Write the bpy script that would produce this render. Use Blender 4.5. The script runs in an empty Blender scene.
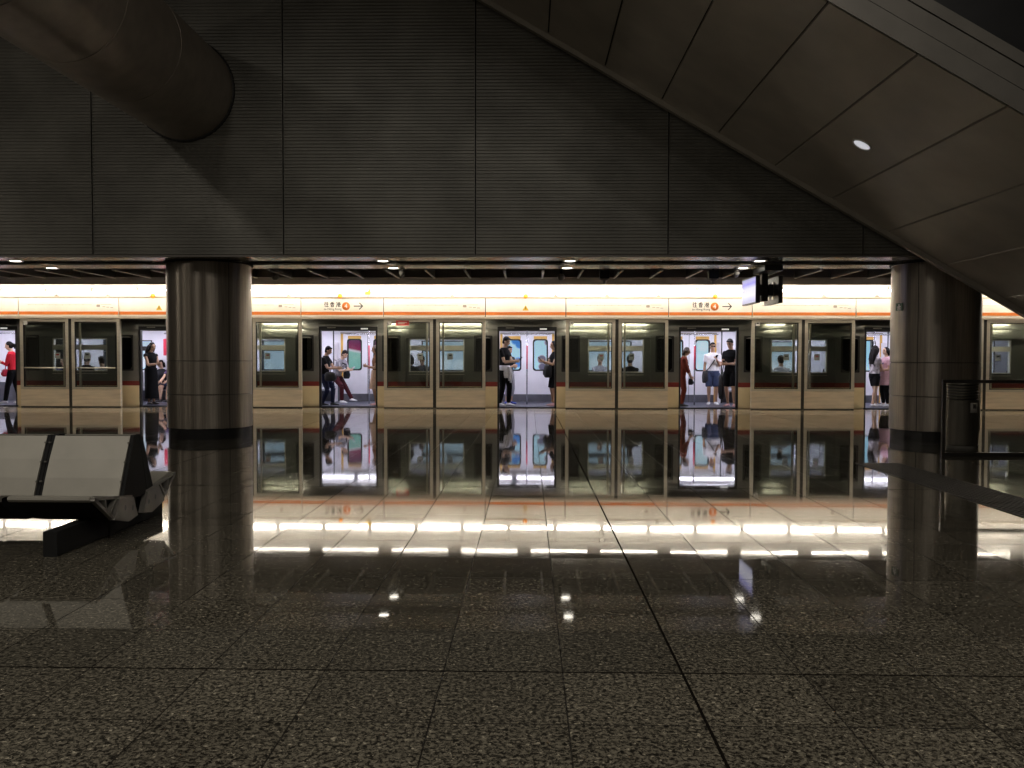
import bpy, math, random
from mathutils import Vector, Matrix, Quaternion
PI = math.pi
random.seed(7)
sc = bpy.context.scene
col = sc.collection
V = Vector

# ------------------------------------------------------------------ render settings that belong to the scene
sc.view_settings.view_transform = 'Standard'
sc.view_settings.look = 'None'
sc.view_settings.gamma = 1.0
sc.view_settings.exposure = 0.0
sc.view_settings.use_curve_mapping = False
sc.cycles.use_denoising = True
sc.cycles.max_bounces = 12
sc.cycles.transparent_max_bounces = 24
sc.cycles.sample_clamp_indirect = 6.0
sc.cycles.caustics_reflective = True
sc.cycles.caustics_refractive = False

# ------------------------------------------------------------------ camera
F, CH = 834.0, 1.4
cam_d = bpy.data.cameras.new('camera')
cam = bpy.data.objects.new('camera', cam_d)
col.objects.link(cam)
cam_d.sensor_fit = 'HORIZONTAL'
cam_d.sensor_width = 36.0
cam_d.lens = F / 1024 * 36.0
cam_d.clip_start = 0.05
cam_d.clip_end = 200
cam.matrix_world = Matrix.Translation((0, 0, CH)) @ Matrix.Rotation(16.3 / F, 4, 'Z') @ Matrix.Rotation(PI / 2 - 25.74 / F, 4, 'X') @ Matrix.Rotation(0.0023, 4, 'Z')
sc.camera = cam

# ------------------------------------------------------------------ materials
def new_mat(name):
    m = bpy.data.materials.new(name)
    m.use_nodes = True
    return m, m.node_tree.nodes, m.node_tree.links, m.node_tree.nodes['Principled BSDF']

def mat(name, color, rough=0.5, metal=0.0, vary=0.12, scale=6.0, stretch=(1, 1, 1), bump=0.0, bscale=40.0, spec=0.5, emit=None, estr=0.0, aniso=0.0, rvary=0.0):
    m, n, l, p = new_mat(name)
    tc = n.new('ShaderNodeTexCoord')
    mp = n.new('ShaderNodeMapping')
    mp.inputs['Scale'].default_value = stretch
    l.new(tc.outputs['Object'], mp.inputs['Vector'])
    no = n.new('ShaderNodeTexNoise')
    no.inputs['Scale'].default_value = scale
    no.inputs['Detail'].default_value = 4
    l.new(mp.outputs[0], no.inputs['Vector'])
    r = n.new('ShaderNodeValToRGB')
    r.color_ramp.elements[0].position = 0.3
    r.color_ramp.elements[1].position = 0.7
    r.color_ramp.elements[0].color = tuple(max(0, c * (1 - vary)) for c in color) + (1,)
    r.color_ramp.elements[1].color = tuple(min(1, c * (1 + vary)) for c in color) + (1,)
    l.new(no.outputs['Fac'], r.inputs['Fac'])
    l.new(r.outputs['Color'], p.inputs['Base Color'])
    p.inputs['Roughness'].default_value = rough
    p.inputs['Metallic'].default_value = metal
    p.inputs['Specular IOR Level'].default_value = spec
    if aniso:
        p.inputs['Anisotropic'].default_value = aniso
        p.inputs['Anisotropic Rotation'].default_value = 0.25
        tg = n.new('ShaderNodeTangent')
        tg.direction_type = 'RADIAL'
        tg.axis = 'Z'
        l.new(tg.outputs[0], p.inputs['Tangent'])
    if rvary:
        mr = n.new('ShaderNodeMapRange')
        mr.inputs['To Min'].default_value = max(0.02, rough - rvary)
        mr.inputs['To Max'].default_value = rough + rvary
        l.new(no.outputs['Fac'], mr.inputs['Value'])
        l.new(mr.outputs[0], p.inputs['Roughness'])
    if bump:
        n2 = n.new('ShaderNodeTexNoise')
        n2.inputs['Scale'].default_value = bscale
        l.new(mp.outputs[0], n2.inputs['Vector'])
        b = n.new('ShaderNodeBump')
        b.inputs['Strength'].default_value = bump
        b.inputs['Distance'].default_value = 0.01
        l.new(n2.outputs['Fac'], b.inputs['Height'])
        l.new(b.outputs[0], p.inputs['Normal'])
    if emit:
        p.inputs['Emission Color'].default_value = tuple(emit) + (1,)
        p.inputs['Emission Strength'].default_value = estr
    return m

def glass(name, tint=(0.9, 0.94, 0.92), rough=0.0, refl=1.0):
    m, n, l, p = new_mat(name)
    n.remove(p)
    t = n.new('ShaderNodeBsdfTransparent')
    t.inputs['Color'].default_value = tuple(tint) + (1,)
    g = n.new('ShaderNodeBsdfGlossy')
    g.inputs['Roughness'].default_value = rough
    g.inputs['Color'].default_value = (refl, refl, refl, 1)
    fr = n.new('ShaderNodeFresnel')
    fr.inputs['IOR'].default_value = 1.5
    mx = n.new('ShaderNodeMixShader')
    l.new(fr.outputs[0], mx.inputs[0])
    l.new(t.outputs[0], mx.inputs[1])
    l.new(g.outputs[0], mx.inputs[2])
    l.new(mx.outputs[0], n['Material Output'].inputs['Surface'])
    return m

def emitter(name, color, strength):
    m, n, l, p = new_mat(name)
    p.inputs['Base Color'].default_value = (0.9, 0.9, 0.9, 1)
    p.inputs['Emission Color'].default_value = tuple(color) + (1,)
    p.inputs['Emission Strength'].default_value = strength
    return m

TX0, TY0, TS = 0.157, 3.153, 0.5320          # tile grid of the granite paving

def granite(name, dark, mid, light, rough, lo=0.0, tiles=True):
    m, n, l, p = new_mat(name)
    tc = n.new('ShaderNodeTexCoord')
    def noise(scale, detail=3, rgh=0.6, dist=0.0):
        q = n.new('ShaderNodeTexNoise')
        q.inputs['Scale'].default_value = scale
        q.inputs['Detail'].default_value = detail
        q.inputs['Roughness'].default_value = rgh
        q.inputs['Distortion'].default_value = dist
        l.new(tc.outputs['Object'], q.inputs['Vector'])
        return q
    def mth(op, a, b=None, c=None):
        q = n.new('ShaderNodeMath')
        q.operation = op
        for i, x in enumerate((a, b, c)):
            if x is None: continue
            if isinstance(x, (int, float)): q.inputs[i].default_value = x
            else: l.new(x, q.inputs[i])
        return q.outputs[0]
    def mixc(f, a, b):
        q = n.new('ShaderNodeMix')
        q.data_type = 'RGBA'
        for s, x in ((q.inputs[0], f), (q.inputs[6], a), (q.inputs[7], b)):
            if isinstance(x, (int, float)): s.default_value = x
            elif isinstance(x, tuple): s.default_value = x + (1,) if len(x) == 3 else x
            else: l.new(x, s)
        return q.outputs[2]
    n1 = noise(54, 4, 0.72, 0.5)
    n2 = noise(40, 3, 0.7, 0.4)
    r1 = n.new('ShaderNodeValToRGB')
    r1.color_ramp.elements[0].position = 0.42
    r1.color_ramp.elements[1].position = 0.60
    l.new(n1.outputs['Fac'], r1.inputs['Fac'])
    r2 = n.new('ShaderNodeValToRGB')
    r2.color_ramp.elements[0].position = 0.60
    r2.color_ramp.elements[1].position = 0.70
    l.new(n2.outputs['Fac'], r2.inputs['Fac'])
    c = mixc(r1.outputs['Color'], dark, mid)
    c = mixc(r2.outputs['Color'], c, light)
    sep = n.new('ShaderNodeSeparateXYZ')
    l.new(tc.outputs['Object'], sep.inputs[0])
    u = mth('DIVIDE', mth('SUBTRACT', sep.outputs[0], TX0), TS)
    v = mth('DIVIDE', mth('SUBTRACT', sep.outputs[1], TY0), TS)
    cu, cv = mth('FLOOR', u), mth('FLOOR', v)
    cb = n.new('ShaderNodeCombineXYZ')
    l.new(cu, cb.inputs[0]); l.new(cv, cb.inputs[1])
    wn = n.new('ShaderNodeTexWhiteNoise')
    wn.noise_dimensions = '2D'
    l.new(cb.outputs[0], wn.inputs['Vector'])
    rnd = wn.outputs['Value']
    # each stone a little lighter or darker than the next
    fac = mth('MULTIPLY_ADD', rnd, 0.38, 0.81)
    hs = n.new('ShaderNodeHueSaturation')
    l.new(fac, hs.inputs['Value'])
    l.new(c, hs.inputs['Color'])
    c = hs.outputs[0]
    def line(w, period, off):
        a = mth('FRACT', mth('DIVIDE', mth('SUBTRACT', w, off), period))
        d = mth('MINIMUM', a, mth('SUBTRACT', 1.0, a))
        return mth('MULTIPLY', d, period * TS)
    jx, jy = line(u, 1, 0), line(v, 1, 0)
    fine = mth('LESS_THAN', mth('MINIMUM', jx, jy), 0.0034)
    wide = mth('LESS_THAN', mth('MINIMUM', line(u, 10, 1), line(v, 10, 1)), 0.0065)
    j = mth('MAXIMUM', mth('MULTIPLY', fine, 0.92), wide)
    c = mixc(j, c, (0.006, 0.005, 0.004))
    l.new(c, p.inputs['Base Color'])
    rg = mth('MULTIPLY_ADD', rnd, rough * 0.8, rough * 0.6)
    rg = mth('MULTIPLY_ADD', r1.outputs['Color'], rough * 0.25, rg)
    rg = mth('MAXIMUM', rg, mth('MULTIPLY', j, 0.6))
    l.new(rg, p.inputs['Roughness'])
    l.new(mth('MULTIPLY_ADD', j, -0.5, 0.5), p.inputs['Specular IOR Level'])
    p.inputs['IOR'].default_value = 1.44
    # polished stone is never quite flat: a slow ripple plus a tiny tilt per slab
    w1 = noise(3.2, 3, 0.55)
    b1 = n.new('ShaderNodeBump')
    b1.inputs['Strength'].default_value = 0.06
    b1.inputs['Distance'].default_value = 0.004
    l.new(w1.outputs['Fac'], b1.inputs['Height'])
    b2 = n.new('ShaderNodeBump')
    b2.inputs['Strength'].default_value = 0.5
    b2.inputs['Distance'].default_value = 0.002
    l.new(mth('SUBTRACT', 1.0, j), b2.inputs['Height'])
    l.new(b1.outputs[0], b2.inputs['Normal'])
    l.new(b1.outputs[0], p.inputs['Normal'])
    return m

M = {}
M['granite'] = granite('dark_granite', (0.007, 0.0062, 0.005), (0.115, 0.103, 0.079), (0.29, 0.26, 0.20), 0.036)
M['granite_lit'] = granite('tube_lit_granite', (0.20, 0.17, 0.12), (0.33, 0.28, 0.20), (0.45, 0.40, 0.30), 0.10)  # paler than the hall stone: light of the tubes overhead put into the colour
M['rib'] = mat('ribbed_metal_cladding', (0.17, 0.165, 0.145), 0.42, 0.35, 0.22, 1.2)
M['rib_back'] = mat('cladding_joint_black', (0.006, 0.006, 0.006), 0.7)
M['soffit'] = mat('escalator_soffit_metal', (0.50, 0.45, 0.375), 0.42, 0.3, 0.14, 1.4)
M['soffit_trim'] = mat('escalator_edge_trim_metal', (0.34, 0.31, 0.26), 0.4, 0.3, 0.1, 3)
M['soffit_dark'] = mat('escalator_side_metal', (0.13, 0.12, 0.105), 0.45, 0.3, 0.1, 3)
M['pillar'] = mat('pillar_brushed_steel', (0.235, 0.205, 0.17), 0.36, 0.65, 0.22, 5, (9, 9, 0.25), aniso=0.8, rvary=0.1)
M['duct'] = mat('duct_brushed_steel', (0.40, 0.345, 0.29), 0.36, 0.45, 0.12, 4)
M['seam'] = mat('black_seam', (0.01, 0.009, 0.008), 0.6)
M['plinth'] = mat('black_stone_plinth', (0.010, 0.010, 0.010), 0.25)
M['strip'] = mat('ceiling_strip_satin_metal', (0.55, 0.52, 0.46), 0.26, 0.85, 0.08, 3)
M['dark_ceiling'] = mat('dark_platform_ceiling', (0.19, 0.158, 0.13), 0.6, 0, 0.15, 3)
M['brown_ceiling'] = mat('brown_ceiling_board', (0.32, 0.27, 0.225), 0.7, 0, 0.1, 3)
M['black_void'] = mat('black_ceiling_void', (0.012, 0.011, 0.010), 0.8)
M['fin'] = mat('pale_metal_fin', (0.75, 0.71, 0.63), 0.35, 0.3, 0.08, 3)
M['hall'] = mat('hall_grey_plaster', (0.16, 0.15, 0.14), 0.8)
M['white'] = mat('cove_white_paint', (0.90, 0.88, 0.83), 0.6, 0, 0.03, 3)
M['header'] = mat('header_cream_enamel', (0.90, 0.84, 0.74), 0.4, 0, 0.03, 3)
M['orange'] = mat('orange_stripe_enamel', (0.82, 0.22, 0.035), 0.4, 0, 0.05, 3)
M['steel'] = mat('screen_frame_steel', (0.66, 0.61, 0.51), 0.34, 0.5, 0.08, 4, (1, 1, 8))
M['kick'] = mat('screen_kick_panel_steel', (0.80, 0.68, 0.53), 0.36, 0.3, 0.14, 2.5, (0.5, 1, 5))
M['ledge'] = mat('header_ledge_steel', (0.58, 0.50, 0.39), 0.4, 0.4, 0.08, 4)
M['post'] = mat('dark_screen_post', (0.03, 0.027, 0.022), 0.4)
M['sglass'] = glass('screen_glass', (0.88, 0.895, 0.87))
M['wglass'] = glass('train_window_glass', (0.88, 0.91, 0.94))
M['dglass'] = glass('train_door_dark_glass', (0.10, 0.11, 0.12))
M['train'] = mat('train_grey_steel', (0.22, 0.22, 0.205), 0.3, 0.65, 0.06, 2, (0.4, 1, 4))
M['train_red'] = mat('train_red_band', (0.19, 0.022, 0.016), 0.4)
M['train_cream'] = mat('train_cream_panel', (0.82, 0.67, 0.42), 0.4, 0, 0.05, 3)
M['rubber'] = mat('black_rubber', (0.008, 0.008, 0.008), 0.5)
M['tr_white'] = mat('train_interior_white', (0.74, 0.73, 0.80), 0.4, 0, 0.03, 3)
M['tr_floor'] = mat('train_floor_vinyl', (0.045, 0.048, 0.075), 0.35, 0, 0.2, 8)
M['tr_skirt'] = mat('train_skirting_grey', (0.10, 0.10, 0.12), 0.45)
M['yellow'] = mat('yellow_door_band', (0.62, 0.36, 0.07), 0.45)
M['pole'] = mat('grab_pole_steel', (0.75, 0.74, 0.78), 0.2, 0.8)
M['pole_red'] = mat('grab_pole_red_sleeve', (0.55, 0.03, 0.07), 0.4)
M['seat_steel'] = mat('train_seat_steel', (0.45, 0.46, 0.5), 0.35, 0.6)
M['tube'] = emitter('fluorescent_warm', (1.0, 0.90, 0.76), 46.0)
M['tube_front'] = emitter('fluorescent_warm_dim', (1.0, 0.90, 0.74), 22.0)
M['tube_track'] = emitter('fluorescent_trackside', (1.0, 0.92, 0.72), 110.0)
M['tr_light'] = emitter('train_light_cool', (0.90, 0.88, 1.0), 14.0)
M['down'] = emitter('downlight_lens', (1.0, 0.93, 0.80), 10.0)
M['down_off'] = emitter('soffit_downlight_lens', (0.92, 0.93, 1.0), 0.55)
M['amber'] = mat('amber_lamp_lens', (0.55, 0.17, 0.01), 0.3, emit=(1.0, 0.36, 0.03), estr=0.75)
M['ind'] = emitter('door_indicator_lens', (0.9, 0.92, 0.85), 0.5)
M['sticker'] = mat('white_sticker', (0.90, 0.88, 0.83), 0.5)
M['sticker_red'] = mat('red_sticker', (0.62, 0.05, 0.05), 0.5)
M['ink'] = mat('dark_sign_ink', (0.04, 0.035, 0.03), 0.5)
M['ink_grey'] = mat('grey_sign_ink', (0.42, 0.36, 0.29), 0.5)
M['sign_yellow'] = mat('yellow_sign', (0.80, 0.50, 0.04), 0.5)
M['white_ink'] = mat('white_sign_ink', (0.85, 0.82, 0.76), 0.5)
M['black'] = mat('black_plastic', (0.012, 0.012, 0.013), 0.35)
M['grey_plastic'] = mat('grey_plastic', (0.30, 0.28, 0.25), 0.45)
M['bin'] = mat('bin_dark_steel', (0.13, 0.12, 0.10), 0.30, 0.85, 0.1, 5, (6, 6, 0.3))
M['rail'] = mat('rail_dark_steel', (0.06, 0.055, 0.05), 0.28, 0.8)
M['grate'] = mat('drain_grate_steel', (0.035, 0.032, 0.029), 0.6, 0.0, spec=0.25)
M['grate_pan'] = mat('drain_pan_black', (0.003, 0.003, 0.003), 0.9, spec=0.0)
M['bench'] = mat('bench_grey_steel', (0.235, 0.222, 0.19), 0.48, 0.25, 0.08, 4)
M['bench_dark'] = mat('bench_black_steel', (0.010, 0.010, 0.010), 0.7, 0.0, spec=0.12)
M['bench_alu'] = mat('bench_cast_aluminium', (0.13, 0.122, 0.108), 0.5, 0.3)
M['exit_green'] = mat('reflected_sign_green', (0.02, 0.07, 0.03), 0.5)

def screen_mat():
    m, n, l, p = new_mat('display_screen')
    tc = n.new('ShaderNodeTexCoord')
    sp = n.new('ShaderNodeSeparateXYZ')
    l.new(tc.outputs['Generated'], sp.inputs[0])
    r = n.new('ShaderNodeValToRGB')
    e = r.color_ramp.elements
    e[0].position, e[0].color = 0.0, (0.50, 0.50, 0.72, 1)
    e[1].position, e[1].color = 1.0, (0.32, 0.33, 0.62, 1)
    for q, c in ((0.12, (0.62, 0.62, 0.85, 1)), (0.3, (0.88, 0.88, 1, 1)), (0.6, (0.80, 0.80, 0.98, 1)), (0.78, (0.30, 0.28, 0.85, 1)), (0.9, (0.45, 0.44, 0.8, 1))):
        k = e.new(q); k.color = c
    l.new(sp.outputs[2], r.inputs[0])
    l.new(r.outputs[0], p.inputs['Emission Color'])
    p.inputs['Emission Strength'].default_value = 0.95
    p.inputs['Base Color'].default_value = (0.02, 0.02, 0.02, 1)
    return m
M['screen'] = screen_mat()

def poster_mat(name, base, blob, third, scale, strength):
    m, n, l, p = new_mat(name)
    tc = n.new('ShaderNodeTexCoord')
    r = n.new('ShaderNodeValToRGB')
    if scale < 0:
        # a maroon upper half over a green lower half with a pale slanting streak
        sp = n.new('ShaderNodeSeparateXYZ'); l.new(tc.outputs['Generated'], sp.inputs[0])
        ad = n.new('ShaderNodeMath'); ad.operation = 'MULTIPLY_ADD'; ad.inputs[1].default_value = 0.25
        l.new(sp.outputs[0], ad.inputs[0]); l.new(sp.outputs[2], ad.inputs[2])
        for q, c in ((0.0, (0.02, 0.10, 0.09)), (0.28, (0.22, 0.50, 0.40)), (0.58, (0.30, 0.55, 0.46)), (0.62, (0.75, 0.70, 0.72)), (0.66, (0.30, 0.03, 0.10)), (0.9, (0.12, 0.03, 0.10))):
            e = r.color_ramp.elements.new(q); e.color = c + (1,)
        r.color_ramp.elements.remove(r.color_ramp.elements[0]) if False else None
        l.new(ad.outputs[0], r.inputs[0])
        l.new(r.outputs[0], p.inputs['Base Color']); l.new(r.outputs[0], p.inputs['Emission Color'])
        p.inputs['Emission Strength'].default_value = strength
        return m
    vo = n.new('ShaderNodeTexVoronoi')
    vo.inputs['Scale'].default_value = scale
    l.new(tc.outputs['Object'], vo.inputs['Vector'])
    r.color_ramp.elements[0].position, r.color_ramp.elements[0].color = 0.30, tuple(blob) + (1,)
    r.color_ramp.elements[1].position, r.color_ramp.elements[1].color = 0.42, tuple(base) + (1,)
    k = r.color_ramp.elements.new(0.36); k.color = tuple(third) + (1,)
    l.new(vo.outputs['Distance'], r.inputs[0])
    l.new(r.outputs[0], p.inputs['Base Color'])
    l.new(r.outputs[0], p.inputs['Emission Color'])
    p.inputs['Emission Strength'].default_value = strength
    return m

# ------------------------------------------------------------------ mesh helper
class MB:
    def __init__(s):
        s.v, s.f, s.mi, s.sm = [], [], [], []
        s.mats = []
    def slot(s, m):
        if m is None: return 0
        if m not in s.mats: s.mats.append(m)
        return s.mats.index(m)
    def add(s, vs, fs, m=None, smooth=False):
        b = len(s.v)
        s.v += [tuple(x) for x in vs]
        k = s.slot(m)
        for f in fs:
            s.f.append([b + i for i in f]); s.mi.append(k); s.sm.append(smooth)
        return s
    def box(s, x0, x1, y0, y1, z0, z1, m=None):
        vs = [(x, y, z) for z in (z0, z1) for y in (y0, y1) for x in (x0, x1)]
        return s.add(vs, [(0, 2, 3, 1), (4, 5, 7, 6), (0, 1, 5, 4), (2, 6, 7, 3), (0, 4, 6, 2), (1, 3, 7, 5)], m)
    def bbox(s, x0, x1, y0, y1, z0, z1, b, m=None, axis='z'):
        """box whose four edges along one axis are rounded off"""
        if axis == 'z':
            pr = rrect(x0, x1, y0, y1, b); return s.prism([(x, y, z0) for x, y in pr], (0, 0, z1 - z0), m)
        if axis == 'x':
            pr = rrect(y0, y1, z0, z1, b); return s.prism([(x0, y, z) for y, z in pr], (x1 - x0, 0, 0), m)
        pr = rrect(x0, x1, z0, z1, b)
        return s.prism([(x, y1, z) for x, z in pr], (0, y0 - y1, 0), m)
    def prism(s, poly, d, m=None, smooth=False):
        n = len(poly); d = V(d)
        p = [V(q) for q in poly]
        nrm = V((0, 0, 0))
        for i in range(n): nrm += p[i].cross(p[(i + 1) % n])
        if nrm.dot(d) < 0: p.reverse()
        s.add(p + [q + d for q in p], [list(range(n))[::-1], list(range(n, 2 * n))], m)
        b = len(s.v) - 2 * n
        k = s.slot(m)
        for i in range(n):
            j = (i + 1) % n
            s.f.append([b + i, b + j, b + n + j, b + n + i]); s.mi.append(k); s.sm.append(smooth)
        return s
    def tube(s, pts, rad, n=10, m=None, smooth=True, caps=True):
        pts = [V(p) for p in pts]
        if not isinstance(rad, (list, tuple)): rad = [rad] * len(pts)
        rings = []
        t0 = (pts[1] - pts[0]).normalized()
        u = t0.orthogonal().normalized()
        for i, p in enumerate(pts):
            t = (pts[min(i + 1, len(pts) - 1)] - pts[max(i - 1, 0)]).normalized()
            u = (u - t * u.dot(t)).normalized()
            w = t.cross(u)
            rings.append([p + (u * math.cos(2 * PI * k / n) + w * math.sin(2 * PI * k / n)) * rad[i] for k in range(n)])
        return s.loft(rings, m, smooth, caps)
    def loft(s, rings, m=None, smooth=True, caps=True):
        n = len(rings[0])
        vs = [q for r in rings for q in r]
        fs = []
        for i in range(len(rings) - 1):
            for k in range(n):
                j = (k + 1) % n
                fs.append((i * n + k, i * n + j, (i + 1) * n + j, (i + 1) * n + k))
        if caps:
            fs.append(tuple(range(n))[::-1])
            fs.append(tuple((len(rings) - 1) * n + k for k in range(n)))
        return s.add(vs, fs, m, smooth)
    def ell(s, c, ru, rv, rw, m=None, ns=8, nr=14):
        """ellipsoid from three half-axis vectors"""
        c, ru, rv, rw = V(c), V(ru), V(rv), V(rw)
        rings = []
        for i in range(ns + 1):
            a = -PI / 2 + PI * (0.02 + 0.96 * i / ns)
            rings.append([c + rw * math.sin(a) + (ru * math.cos(2 * PI * k / nr) + rv * math.sin(2 * PI * k / nr)) * math.cos(a) for k in range(nr)])
        return s.loft(rings, m)
    def lathe(s, prof, c=(0, 0, 0), n=32, m=None, smooth=True, a0=0, a1=2 * PI, axis='z', crisp=False):
        if crisp:
            for p, q in zip(prof[:-1], prof[1:]): s.lathe([p, q], c, n, m, smooth, a0, a1, axis)
            return s
        full = abs(a1 - a0 - 2 * PI) < 1e-6
        k = n if full else n + 1
        rings = []
        for r, h in prof:
            ring = []
            for i in range(k):
                a = a0 + (a1 - a0) * i / n
                q = (r * math.cos(a), r * math.sin(a), h) if axis == 'z' else (r * math.cos(a), h, r * math.sin(a))
                ring.append(V(c) + V(q))
            rings.append(ring)
        vs = [q for r in rings for q in r]
        fs = []
        for i in range(len(rings) - 1):
            for q in range(k if full else k - 1):
                j = (q + 1) % k
                f = (i * k + q, i * k + j, (i + 1) * k + j, (i + 1) * k + q)
                fs.append(f if axis == 'z' else f[::-1])
        return s.add(vs, fs, m, smooth)
    def build(s, name, m=None, parent=None, origin=None):
        me = bpy.data.meshes.new(name)
        o0 = V(origin) if origin is not None else (parent_loc(parent) if parent is not None else V((0, 0, 0)))
        me.from_pydata([tuple(V(q) - o0) for q in s.v], [], s.f)
        if m is not None and not s.mats: s.mats = [m]
        elif m is not None: s.mats = [q or m for q in s.mats]
        for q in s.mats: me.materials.append(q)
        me.polygons.foreach_set('material_index', s.mi)
        me.polygons.foreach_set('use_smooth', s.sm)
        me.update()
        o = bpy.data.objects.new(name, me)
        col.objects.link(o)
        if parent is not None: o.parent = parent
        elif origin is not None: o.location = o0
        return o

def parent_loc(p):
    q = V((0, 0, 0))
    while p is not None:
        q += V(p.location); p = p.parent
    return q

def rrect(x0, x1, y0, y1, r, n=4):
    out = []
    for cx, cy, a in ((x1 - r, y1 - r, 0), (x0 + r, y1 - r, 90), (x0 + r, y0 + r, 180), (x1 - r, y0 + r, 270)):
        for k in range(n + 1):
            t = math.radians(a + 90 * k / n)
            out.append((cx + r * math.cos(t), cy + r * math.sin(t)))
    return out

def frame_mb(mb, x0, x1, z0, z1, y0, y1, l, r, b, t, m=None):
    mb.box(x0, x0 + l, y0, y1, z0, z1, m); mb.box(x1 - r, x1, y0, y1, z0, z1, m)
    mb.box(x0 + l, x1 - r, y0, y1, z0, z0 + b, m); mb.box(x0 + l, x1 - r, y0, y1, z1 - t, z1, m)

def tag(o, label=None, cat=None, group=None, kind=None):
    if label: o['label'] = label
    if cat: o['category'] = cat
    if group: o['group'] = group
    if kind: o['kind'] = kind
    return o

def thing(name, label, cat, loc=(0, 0, 0), group=None, kind=None):
    o = bpy.data.objects.new(name, None)
    o.empty_display_size = 0.1
    o.location = loc
    col.objects.link(o)
    return tag(o, label, cat, group, kind)

def struct(name, mb, m, parent=None):
    o = mb.build(name, m, parent)
    if parent is None: o['kind'] = 'structure'
    return o

def copy_tree(o, parent=None):
    c = o.copy()
    col.objects.link(c)
    c.parent = parent
    for ch in list(o.children): copy_tree(ch, c)
    return c

# ================================================================== SETTING
PY = 23.08            # plane of the platform screen doors
SZ = 3.05             # soffit height over the platform
struct('floor', MB().box(-22, 24, -8, 20.83, -0.12, 0.0), M['granite'])
struct('floor_platform_edge', MB().box(-22, 24, 20.845, 23.20, -0.12, 0.0), M['granite_lit'])
struct('trim_1', MB().box(-22, 24, 20.83, 20.845, -0.12, -0.004), M['seam'])
struct('ceiling', MB().box(-22, 24, -8, 13.4, 8.6, 8.8), M['hall'])
struct('wall_left', MB().box(-22.2, -22, -8, 30, -0.12, 8.8), M['hall'])
struct('wall_right', MB().box(24, 24.2, -8, 30, -0.12, 8.8), M['hall'])
struct('wall_back', MB().box(-22, 24, -8.2, -8, -0.12, 8.8), M['hall'])

# ribbed metal wall over the platform edge of the hall, hung in tall panels
WY = 13.45
wb = MB().box(-22, 24, WY + 0.05, WY + 0.30, SZ + 0.02, 8.8)
wall = struct('wall_front', wb, M['rib_back'])
joints = [-7.067 - 3.1 * k for k in range(4, 0, -1)] + [-7.067, -3.957, -0.858, 2.230, 5.329, 8.43, 11.53, 14.63, 17.7]
RP = 0.0535
for a, b in zip(joints[:-1], joints[1:]):
    pb = MB()
    x0, x1 = a + 0.016, b - 0.016
    z = SZ + 0.015
    prof = []
    while z < 8.55:
        prof += [(WY + 0.018, z), (WY + 0.002, z + RP * 0.22), (WY + 0.002, z + RP * 0.55), (WY + 0.018, z + RP * 0.77)]
        z += RP
    n = len(prof)
    vs = [(x0, y, q) for y, q in prof] + [(x1, y, q) for y, q in prof]
    pb.add(vs, [(i, n + i, n + i + 1, i + 1) for i in range(n - 1)])
    for x in (x0, x1): pb.box(x - 0.004, x + 0.004, WY + 0.004, WY + 0.05, SZ + 0.015, 8.55)
    pb.build('cladding_panel', M['rib'], wall)
MB().box(-22, 24, WY, WY + 0.06, SZ - 0.02, SZ + 0.012).build('bottom_edge_trim', M['soffit_dark'], wall)

# two satin ceiling strips, then dark ceiling with fins, then a bulkhead
def strip(name, y0, y1, rise):
    b = MB()
    n = 10
    pr = []
    for i in range(n + 1):
        t = i / n
        pr.append((y0 + (y1 - y0) * t, SZ + rise * t * t))
    poly = [(-22, y, z) for y, z in pr] + [(-22, y, z + 0.03) for y, z in reversed(pr)]
    b.prism(poly, (46, 0, 0), smooth=False)
    return struct(name, b, M['strip'])
strip('ceiling_strip_front', 13.52, 14.46, 0.028)
strip('ceiling_strip_rear', 14.80, 15.70, 0.028)
vb = MB()
vb.box(-22, 24, 13.75, 17.3, 3.42, 3.5)
struct('ceiling_void', vb, M['brown_ceiling'])
pc = MB().box(-22, 24, 17.3, 19.0, 3.072, 3.7)
plat = struct('ceiling_platform', pc, M['dark_ceiling'])
x = -2.69 - 0.742 * 15
while x < 16:
    fin = MB().box(x - 0.012, x + 0.012, 15.72, 17.295, SZ + 0.012, SZ + 0.30).build('ceiling_fin', M['soffit_dark'], plat)  # dark blade carries the fin's side shading, pale lip its lit underside
    MB().bbox(x - 0.022, x + 0.022, 15.72, 17.29, SZ - 0.004, SZ + 0.014, 0.006, axis='y').build('fin_lit_edge', M['fin'], fin)
    x += 0.742
cv = MB().box(-22, 24, 19.0, 23.35, 3.62, 3.7)
struct('ceiling_cove', cv, M['white'])
struct('wall_bulkhead', MB().box(-22, 24, 19.0, 19.015, 3.072, 3.61), M['white'])
struct('wall_cove', MB().box(-22, 24, 23.20, 23.34, 3.10, 3.62), M['white'])

# tunnel behind the train
struct('wall_tunnel', MB().box(-22, 24, 27.9, 28.1, -1.4, 3.7), M['black_void'])
struct('floor_track', MB().box(-22, 24, 23.2, 27.9, -1.4, -1.3), M['black_void'])
struct('ceiling_tunnel', MB().box(-22, 24, 23.35, 27.9, 3.3, 3.4), M['black_void'])
struct('wall_platform_edge', MB().box(-22, 24, 23.15, 23.2, -1.3, -0.13), M['black_void'])

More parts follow.
